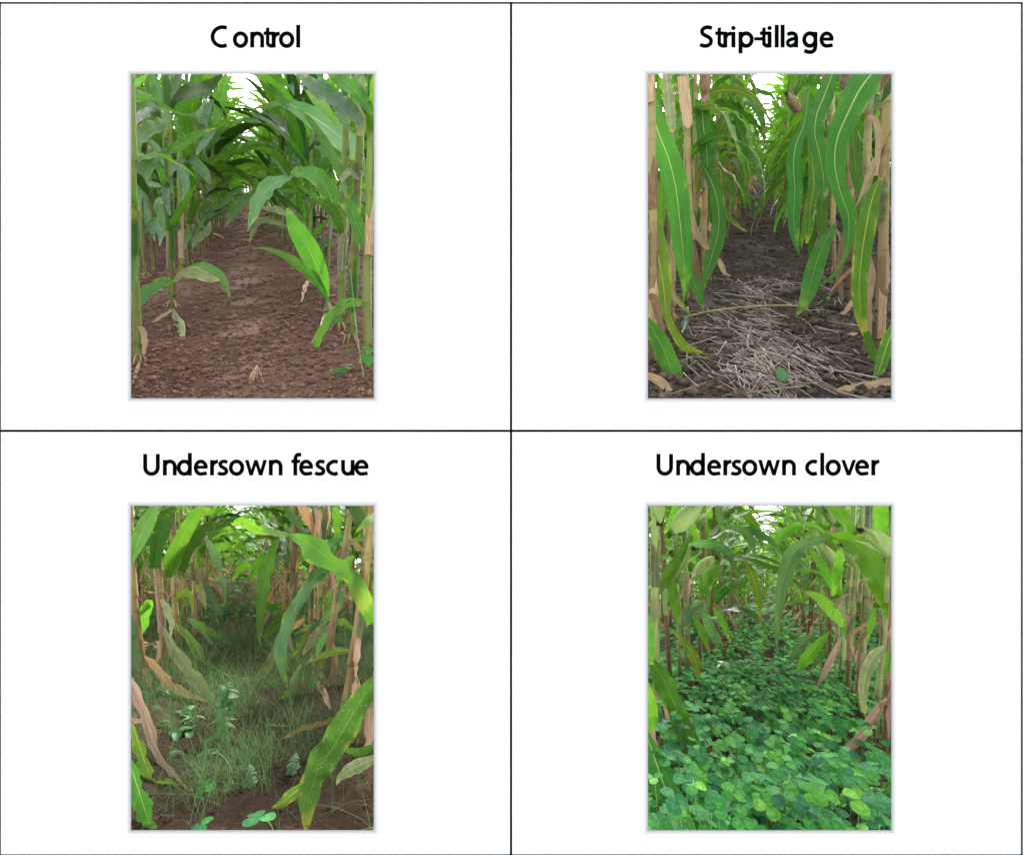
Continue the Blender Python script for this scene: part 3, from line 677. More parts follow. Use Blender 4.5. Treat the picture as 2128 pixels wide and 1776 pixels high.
for pl, pts, d0, d1, m, tw in [
 (c1, [(235, 215, 30), (262, 160, 60), (330, 115, 120), (420, 95, 105), (505, 30, 20)], 2.0, 1.7, 'dark', .6),
 (c0, [(-20, 110, 50), (40, 140, 62), (110, 150, 48), (165, 170, 16), (280, 232, 12), (410, 248, 5)], 1.5, 1.9, 'green', .4),
 (c1, [(225, 230, 40), (190, 290, 80), (110, 330, 100), (50, 400, 100), (0, 520, 70)], 2.1, 1.7, 'speck', .5),
 (c1, [(225, 432, 40), (290, 395, 70), (370, 345, 44), (475, 308, 5)], 2.1, 1.9, 'speck', .5),
 (c1, [(222, 425, 26), (160, 470, 60), (95, 560, 100), (50, 680, 110), (20, 790, 80)], 2.1, 1.75, 'speck', .4),
 (c2, [(285, 300, 26), (290, 200, 70), (250, 90, 90), (200, 20, 60)], 2.9, 2.7, 'green', .3),
 (c1, [(225, 600, 30), (240, 520, 70), (300, 490, 60), (350, 510, 8)], 2.12, 2.4, 'dark', .3),
 (c3, [(340, 620, 10), (325, 470, 30), (370, 500, 56), (420, 550, 50), (442, 605, 14)], 3.1, 2.8, 'pale', .3),
 (c2, [(285, 520, 40), (312, 560, 50), (318, 640, 38), (290, 720, 10)], 2.9, 2.6, 'pale', .5),
 (c4, [(125, 640, 20), (95, 690, 40), (110, 770, 50), (140, 850, 30), (150, 905, 5)], 3.1, 2.9, 'pale', .3),
 (c1, [(228, 700, 20), (175, 700, 44), (195, 790, 50), (222, 890, 12)], 2.2, 2.3, 'pale', .4),
 (c3, [(332, 820, 10), (350, 830, 40), (320, 890, 58), (300, 965, 14)], 3.3, 3.1, 'pale', .4),
 (c3, [(335, 940, 20), (380, 890, 46), (430, 850, 40), (442, 800, 8)], 3.3, 3.4, 'sick', .4),
 (c3, [(345, 930, 10), (400, 800, 34), (480, 735, 42), (550, 665, 26), (606, 630, 4)], 3.6, 3.9, 'pale', .4),
 (c1, [(248, 1130, 30), (215, 1118, 60), (150, 1150, 90), (80, 1210, 80), (20, 1270, 20)], 2.08, 1.7, 'green', .6),
 (c1, [(245, 1120, 24), (300, 1075, 50), (370, 1070, 74), (440, 1098, 56), (492, 1108, 8)], 2.08, 1.9, 'sick', .6),
 (c2, [(300, 1070, 20), (370, 1040, 40), (430, 1050, 62), (500, 1095, 52), (530, 1150, 34), (548, 1205, 4)], 2.5, 2.2, 'green', .4),
 (c1, [(243, 1275, 16), (225, 1330, 18), (180, 1385, 20), (135, 1430, 6)], 2.1, 1.9, 'dry', .4),
 (c1, [(245, 1270, 14), (262, 1370, 26), (278, 1460, 54), (294, 1530, 44), (300, 1586, 14)], 2.1, 1.75, 'sick', .3),
 (c1, [(246, 1290, 8), (250, 1360, 14), (262, 1450, 4)], 2.1, 1.9, 'dry', .3),
 (c0, [(62, 960, 20), (48, 1040, 54), (30, 1140, 50), (10, 1220, 8)], 1.5, 1.4, 'green', .4),
 (c0, [(60, 1370, 30), (90, 1370, 28), (100, 1430, 34), (95, 1500, 16)], 1.5, 1.45, 'dry', .3),
 (c0, [(75, 1590, 14), (55, 1650, 20), (35, 1725, 5)], 1.5, 1.35, 'pink', .3),
 (c10, [(965, 200, 40), (860, 180, 60), (900, 205, 70), (1000, 262, 115), (1100, 335, 125), (1200, 430, 105), (1258, 565, 10)], 3.4, 1.6, 'ymid', .5),
 (c7, [(1240, 290, 50), (1190, 235, 84), (1100, 165, 96), (1000, 100, 84), (920, 30, 40)], 1.45, 1.6, 'dark', .5),
 (c8, [(1298, 240, 30), (1265, 190, 64), (1195, 105, 88), (1110, 40, 80), (1050, -10, 40)], 1.4, 1.5, 'green', .5),
 (c6, [(1160, 170, 20), (1110, 150, 54), (1050, 90, 64), (1005, 20, 20)], 1.8, 1.7, 'pale', .3),
 (c6, [(1120, 200, 24), (1130, 250, 70), (1165, 300, 50), (1190, 340, 8)], 1.75, 1.6, 'speck', .4),
 (c6, [(1135, 850, 50), (1110, 780, 80), (1060, 640, 100), (990, 560, 80), (900, 545, 50), (870, 560, 12)], 1.85, 2.0, 'speck', .5),
 (c6, [(900, 540, 20), (860, 575, 20), (790, 600, 74), (720, 660, 84), (675, 760, 54), (640, 855, 4)], 2.0, 1.9, 'pale', .4),
 (c9, [(862, 620, 14), (760, 625, 34), (660, 665, 50), (590, 725, 48), (545, 790, 28), (518, 835, 3)], 3.6, 3.0, 'green', .4),
 (c11, [(1062, 1200, 20), (1020, 1080, 92), (960, 950, 112), (900, 850, 90), (862, 770, 44), (845, 730, 8)], 2.2, 2.4, 'bright', .4),
 (c11, [(1060, 1205, 18), (1000, 1115, 50), (920, 1040, 52), (830, 980, 36), (740, 945, 16), (668, 944, 4)], 2.2, 2.3, 'green', .4),
 (c11, [(1060, 1200, 20), (1052, 1310, 28), (1035, 1420, 26), (1005, 1528, 5)], 2.2, 1.75, 'yel', .2),
 (c11, [(1058, 1210, 12), (1080, 1280, 22), (1040, 1400, 20), (975, 1540, 4)], 2.2, 1.7, 'dry', .2),
 (c8, [(1290, 1245, 24), (1200, 1228, 44), (1120, 1262, 52), (1055, 1340, 46), (1010, 1430, 40), (985, 1520, 8)], 1.5, 1.65, 'green', .5),
 (c6, [(1138, 860, 30), (1110, 780, 80), (1050, 710, 76), (985, 690, 20)], 1.84, 1.7, 'speck', .4),
 (c8, [(1285, 960, 60), (1250, 900, 80), (1212, 810, 84), (1180, 730, 90), (1120, 695, 24)], 1.5, 1.6, 'speck', .4),
 (c7, [(1225, 580, 20), (1175, 540, 60), (1130, 590, 40)], 1.65, 1.5, 'sick', .4),
 (c10, [(975, 200, 14), (840, 178, 28), (740, 192, 24), (650, 215, 4)], 3.6, 4.2, 'yel', .4),
 (c9, [(860, 380, 20), (800, 285, 62), (720, 250, 40), (630, 238, 6)], 3.8, 4.2, 'dark', .4),
 (c9, [(862, 480, 20), (900, 400, 60), (880, 300, 56), (860, 200, 40), (850, 110, 10)], 3.6, 3.4, 'green', .4),
 (c10, [(980, 500, 20), (940, 430, 60), (900, 470, 52), (930, 560, 6)], 3.5, 3.3, 'dark', .4),
 (c10, [(985, 640, 14), (1010, 560, 50), (1030, 450, 60), (1020, 400, 8)], 3.5, 3.6, 'green', .4),
 (c9, [(866, 780, 14), (800, 742, 40), (740, 735, 20), (715, 720, 4)], 3.9, 4.2, 'sick', .4),
 (c9, [(866, 860, 12), (800, 810, 34), (740, 790, 24), (680, 785, 4)], 3.9, 4.3, 'yel', .4),
 (c9, [(866, 830, 12), (720, 800, 26), (670, 850, 26), (650, 915, 4)], 3.9, 3.8, 'sick', .3),
 (c7, [(1232, 40, 60), (1228, 150, 70), (1236, 300, 62), (1226, 350, 30)], 1.63, 1.62, 'sick', .1),
 (c0, [(0, 80, 50), (60, 70, 84), (115, 25, 20)], 1.6, 1.5, 'bright', .4),
 (c4, [(125, 20, 30), (160, 90, 66), (178, 170, 46), (182, 240, 6)], 2.7, 2.5, 'green', .4),
 (c2, [(285, 20, 50), (250, 100, 90), (225, 180, 84), (205, 270, 10)], 2.6, 2.5, 'dark', .3),
 (c0, [(10, 300, 40), (85, 240, 74), (150, 225, 60), (188, 262, 6)], 1.6, 1.9, 'dark', .4),
 (c4, [(55, 215, 20), (115, 180, 44), (160, 215, 34), (166, 255, 5)], 2.6, 2.5, 'pale', .4),
 (c2, [(285, 230, 20), (370, 245, 44), (412, 180, 10)], 2.8, 3., 'pale', .4),
 (c3, [(470, 325, 8), (430, 370, 54), (390, 420, 40), (368, 455, 6)], 3.6, 3.3, 'pale', .4),
 (c3, [(530, 30, 20), (505, 140, 64), (480, 250, 44), (466, 340, 5)], 4.2, 3.8, 'bright', .4),
 (c3, [(460, 160, 16), (430, 230, 52), (418, 310, 8)], 3.6, 3.5, 'pale', .4),
 (c5, [(130, 375, 20), (172, 430, 54), (196, 510, 8)], 2.8, 2.7, 'pale', .4),
 (c1, [(222, 580, 30), (212, 660, 66), (232, 770, 14)], 2.15, 2.05, 'dark', .3),
 (c3, [(485, 690, 6), (440, 700, 34), (408, 735, 44), (398, 800, 10)], 3.8, 3.5, 'green', .4),
 (c3, [(365, 775, 8), (400, 822, 42), (424, 838, 6)], 3.4, 3.4, 'pale', .4),
 (c5, [(85, 870, 10), (150, 800, 40), (185, 860, 40), (178, 930, 6)], 2.9, 2.8, 'pale', .4),
 (c0, [(20, 560, 40), (70, 580, 70), (110, 640, 44), (130, 690, 6)], 1.6, 1.75, 'dark', .4),
 (c5, [(60, 620, 10), (110, 600, 30), (165, 612, 24), (185, 620, 5)], 2.8, 2.6, 'pale', .6),
 (c10, [(690, 35, 16), (760, 62, 54), (822, 125, 66), (852, 210, 44), (872, 310, 6)], 3.6, 3.3, 'green', .4),
 (c10, [(848, 20, 30), (868, 80, 52), (884, 140, 6)], 3.2, 3.1, 'pale', .4),
 (c6, [(945, 110, 8), (1000, 160, 60), (1050, 210, 66), (1110, 300, 14)], 2.1, 1.9, 'bright', .4),
 (c8, [(1305, 340, 50), (1285, 250, 66), (1240, 190, 30)], 1.5, 1.45, 'dark', .3),
 (c7, [(1200, 480, 30), (1172, 560, 44), (1182, 640, 30), (1168, 695, 4)], 1.66, 1.62, 'yel', .2),
 (c10, [(1000, 410, 16), (1040, 425, 60), (1062, 500, 44), (1052, 560, 6)], 3.3, 3.1, 'pale', .4),
 (c9, [(765, 465, 8), (818, 500, 44), (850, 560, 34), (862, 610, 5)], 3.8, 3.7, 'pale', .4),
 (c9, [(790, 610, 20), (840, 635, 56), (915, 640, 8)], 3.9, 3.8, 'green', .5),
 (c10, [(920, 620, 10), (970, 650, 44), (1035, 695, 6)], 3.2, 3., 'green', .5),
 (c9, [(860, 700, 10), (890, 690, 40), (930, 760, 40), (940, 850, 6)], 3.8, 3.5, 'bright', .4),
 (c10, [(980, 850, 10), (960, 760, 36), (930, 700, 30), (900, 690, 4)], 3.6, 3.8, 'green', .4),
 (c8, [(1300, 720, 40), (1268, 700, 50), (1240, 650, 20)], 1.5, 1.5, 'pale', .4),
 (c8, [(1290, 800, 30), (1262, 830, 44), (1250, 900, 10)], 1.7, 1.7, 'pale', .4),
]: hero_leaf(PC, pl, pts, d0, d1, m, tw, .13)

# ================================================================ STRIP-TILLAGE
s0 = hero_plant(PS, [(45, 1560), (55, 1100), (50, 600), (45, 27)], 44, desc='tan')
s1 = hero_plant(PS, [(255, 1230), (245, 800), (230, 300), (212, 27)], 38, desc='sheathed straw-stalked')
s2 = hero_plant(PS, [(150, 1330), (150, 800), (145, 300), (122, 27)], 40, desc='pale-stalked')
s3 = hero_plant(PS, [(320, 1120), (325, 600), (335, 27)], 32, desc='husk-bearing')
s4 = hero_plant(PS, [(1240, 1550), (1262, 950), (1275, 500), (1285, 27)], 46, desc='red-sheathed')
s5 = hero_plant(PS, [(1160, 1330), (1170, 900), (1180, 400), (1200, 27)], 40, desc='tan')
s6 = hero_plant(PS, [(1000, 1080), (1000, 700), (996, 300), (992, 27)], 28, desc='slim tan')
s7 = hero_plant(PS, [(1085, 1250), (1100, 900), (1090, 400), (1080, 27)], 34, desc='brown-stalked')
s8 = hero_plant(PS, [(-30, 1500), (-20, 800), (-10, 27)], 44, desc='edge')
s9 = hero_plant(PS, [(1370, 1600), (1345, 800), (1340, 27)], 46, desc='edge')
for pl, pts, d0, d1, m, tw in [
 (s8, [(-10, 30, 40), (35, 180, 80), (80, 330, 115), (135, 470, 130), (172, 620, 128), (195, 800, 118), (215, 1000, 92), (224, 1130, 48), (215, 1222, 4)], 1.6, 1.75, 'ymid', .3),
 (s3, [(308, 160, 70), (318, 300, 82), (335, 420, 84), (340, 520, 66), (330, 580, 10)], 2.4, 2.4, 'ymid', .3),
 (s3, [(305, 490, 16), (360, 590, 60), (395, 710, 72), (398, 850, 78), (362, 985, 78), (332, 1085, 46), (317, 1172, 4)], 2.4, 2.2, 'ymid', .3),
 (s8, [(10, 680, 50), (55, 840, 100), (85, 1000, 112), (110, 1150, 90), (122, 1280, 44), (165, 1380, 42), (220, 1460, 52), (285, 1492, 40), (348, 1502, 4)], 1.55, 1.6, 'yel', .4),
 (s8, [(5, 1300, 30), (75, 1410, 92), (128, 1520, 104), (165, 1630, 96), (195, 1735, 14)], 1.5, 1.38, 'green', .4),
 (s2, [(240, 1292, 14), (220, 1340, 66), (225, 1390, 60), (238, 1436, 8)], 1.9, 1.85, 'pale', .3),
 (s1, [(245, 1030, 16), (270, 1120, 54), (300, 1200, 42), (320, 1278, 4)], 2.15, 2.0, 'green', .4),
 (s2, [(130, 560, 20), (100, 640, 54), (96, 760, 54), (92, 880, 8)], 1.9, 2.0, 'green', .3),
 (s2, [(150, 1130, 20), (170, 1190, 30), (215, 1250, 22), (252, 1292, 4)], 1.9, 1.95, 'yel', .3),
 (s0, [(95, 910, 30), (140, 980, 48), (140, 1100, 44), (160, 1190, 30), (220, 1265, 6)], 1.6, 1.8, 'dry', .5),
 (s0, [(30, 1190, 30), (60, 1210, 44), (80, 1290, 40), (110, 1380, 14)], 1.5, 1.5, 'brown', .4),
 (s8, [(10, 1600, 20), (50, 1620, 60), (110, 1660, 70), (140, 1740, 60)], 1.35, 1.3, 'dry', .4),
 (s3, [(390, 985, 12), (412, 1030, 34), (430, 1070, 24), (462, 1088, 5)], 2.6, 2.5, 'dry', .3),
 (s3, [(330, 560, 10), (400, 520, 56), (412, 600, 52), (400, 700, 40), (440, 770, 34), (490, 815, 24), (548, 857, 4)], 3.0, 3.0, 'yel', .3),
 (s3, [(335, 200, 10), (440, 230, 50), (400, 330, 60), (385, 430, 20)], 2.9, 2.9, 'yel', .4),
 (s3, [(470, 330, 10), (540, 180, 22), (595, 205, 40), (632, 290, 30), (636, 410, 4)], 4.4, 4.2, 'pale', .3),
 (s6, [(1000, 20, 40), (955, 140, 92), (915, 240, 92), (905, 340, 86), (930, 450, 92), (950, 560, 92), (950, 650, 50), (945, 700, 8)], 2.4, 2.3, 'ymid', .3),
 (s5, [(1215, 10, 110), (1140, 110, 150), (1075, 240, 132), (1022, 370, 112), (1010, 500, 112), (1035, 630, 92), (1080, 760, 86), (1082, 880, 58), (1062, 990, 24), (1000, 1090, 18), (898, 1152, 4)], 1.75, 1.7, 'ymid', .3),
 (s6, [(875, 80, 14), (850, 280, 40), (805, 400, 62), (793, 510, 78), (800, 640, 78), (793, 770, 66), (800, 880, 48), (822, 976, 4)], 2.8, 2.7, 'ymid', .3),
 (s6, [(880, 380, 24), (900, 600, 62), (882, 720, 60), (872, 850, 44), (860, 920, 6)], 3.0, 3.0, 'yel', .3),
 (s7, [(1018, 810, 16), (965, 900, 64), (920, 1000, 92), (890, 1100, 96), (858, 1205, 72), (803, 1305, 4)], 2.1, 1.9, 'green', .4),
 (s4, [(1245, 580, 20), (1205, 690, 84), (1172, 850, 104), (1150, 1000, 92), (1138, 1150, 84), (1150, 1300, 68), (1172, 1425, 10)], 1.5, 1.6, 'yel', .4),
 (s9, [(1330, 1330, 30), (1290, 1440, 80), (1250, 1560, 64), (1225, 1630, 36), (1195, 1685, 4)], 1.45, 1.35, 'yel', .4),
 (s4, [(1175, 1380, 40), (1195, 1460, 56), (1225, 1530, 40), (1240, 1580, 8)], 1.5, 1.48, 'green', .4),
 (s9, [(1330, 1640, 30), (1240, 1668, 74), (1130, 1690, 62), (1050, 1705, 34), (1000, 1716, 5)], 1.34, 1.36, 'dry', .5),
 (s9, [(1330, 40, 70), (1295, 100, 90), (1262, 160, 30), (1250, 180, 6)], 1.4, 1.45, 'dark', .3),
 (s7, [(1100, 240, 30), (1112, 420, 64), (1125, 560, 66), (1150, 690, 44), (1158, 800, 6)], 1.95, 1.9, 'green', .3),
 (s6, [(950, 600, 30), (940, 740, 62), (942, 850, 56), (930, 930, 8)], 2.45, 2.4, 'green', .3),
 (s4, [(1268, 560, 36), (1270, 680, 38), (1272, 800, 24), (1270, 900, 8)], 1.58, 1.57, 'brown', .1),
 (s4, [(1265, 930, 50), (1270, 1040, 56), (1258, 1160, 62), (1240, 1250, 40)], 1.57, 1.55, 'dry', .1),
 (s2, [(122, 20, 50), (135, 150, 60), (150, 290, 52), (150, 330, 20)], 1.88, 1.88, 'sick', .1),
 (s1, [(210, 40, 60), (220, 160, 62), (234, 280, 54), (236, 310, 20)], 2.1, 2.1, 'dry', .1),
 (s3, [(335, 10, 60), (330, 90, 64), (322, 160, 50), (320, 175, 20)], 2.38, 2.38, 'pink', .1),
 (s1, [(250, 740, 30), (275, 850, 40), (330, 930, 28), (350, 945, 8)], 2.1, 2.2, 'dry', .4),
 (s1, [(255, 900, 34), (272, 1000, 44), (290, 1100, 34), (300, 1140, 8)], 2.15, 2.2, 'brown', .4),
 (s5, [(1180, 250, 10), (1225, 270, 34), (1240, 400, 36), (1225, 560, 20)], 1.75, 1.8, 'dry', .2),
 (s5, [(1220, 510, 30), (1190, 560, 44), (1180, 640, 30), (1165, 720, 6)], 1.72, 1.7, 'sick', .4),
 (s7, [(1085, 800, 30), (1050, 930, 40), (1030, 1080, 40), (1050, 1220, 16)], 2.1, 2.05, 'brown', .4),
 (s5, [(1170, 950, 34), (1200, 1080, 50), (1180, 1220, 50), (1195, 1400, 20)], 1.75, 1.7, 'dry', .4),
 (s7, [(1100, 900, 30), (1130, 760, 36), (1150, 840, 40), (1120, 960, 16)], 2.0, 2.0, 'brown', .4),
 (s5, [(1165, 1300, 10), (1120, 1220, 30), (1060, 1280, 20), (1040, 1280, 5)], 1.9, 1.95, 'pink', .4),
 (s5, [(1130, 1390, 8), (1090, 1400, 24), (1050, 1425, 6)], 1.75, 1.75, 'pink', .4),
]: hero_leaf(PS, pl, pts, d0, d1, m, tw, .2)
hero_ear(PS, s3, (330, 130), (325, -40), 60, 2.36, True)
hero_ear(PS, s7, (1080, 110), (1070, -40), 70, 1.95, True)
hero_ear(PS, s6, (820, 225), (755, 130), 46, 3.2, True)

# ================================================================ UNDERSOWN FESCUE
f0 = hero_plant(PF, [(95, 1000), (65, 720), (35, 450), (15, 27)], 44, desc='orange-stalked', inter=.2)
f1 = hero_plant(PF, [(210, 910), (180, 560), (165, 300), (150, 27)], 38, desc='tan-stalked', inter=.2)
f2 = hero_plant(PF, [(280, 780), (255, 500), (248, 250), (240, 27)], 32, desc='yellow-stalked', inter=.2)
f3 = hero_plant(PF, [(312, 680), (303, 450), (290, 150)], 24, desc='thin tan')
f4 = hero_plant(PF, [(362, 720), (358, 450), (350, 100)], 28, desc='thin orange')
f5 = hero_plant(PF, [(1135, 1185), (1190, 850), (1250, 450), (1295, 27)], 54, desc='leaning yellow-stalked', inter=.2)
f6 = hero_plant(PF, [(1230, 1290), (1275, 1120), (1330, 900)], 58, desc='bare tan-stalked', inter=.2)
f7 = hero_plant(PF, [(1012, 960), (1010, 750), (1025, 350), (1052, 27)], 36, desc='reddish-stalked')
f8 = hero_plant(PF, [(1050, 995), (1085, 650), (1150, 250), (1185, 27)], 38, desc='leaning')
f9 = hero_plant(PF, [(965, 945), (975, 500), (985, 200)], 28, desc='red-brown')
f10 = hero_plant(PF, [(865, 760), (880, 500), (888, 250)], 36, desc='brown-sheathed', mat='st_b')
f11 = hero_plant(PF, [(820, 700), (845, 400), (855, 100)], 26, desc='slim green')
f12 = hero_plant(PF, [(-40, 1180), (-60, 600), (-70, 27)], 50, desc='edge')
f13 = hero_plant(PF, [(1420, 1400), (1440, 700), (1450, 300)], 55, desc='edge')
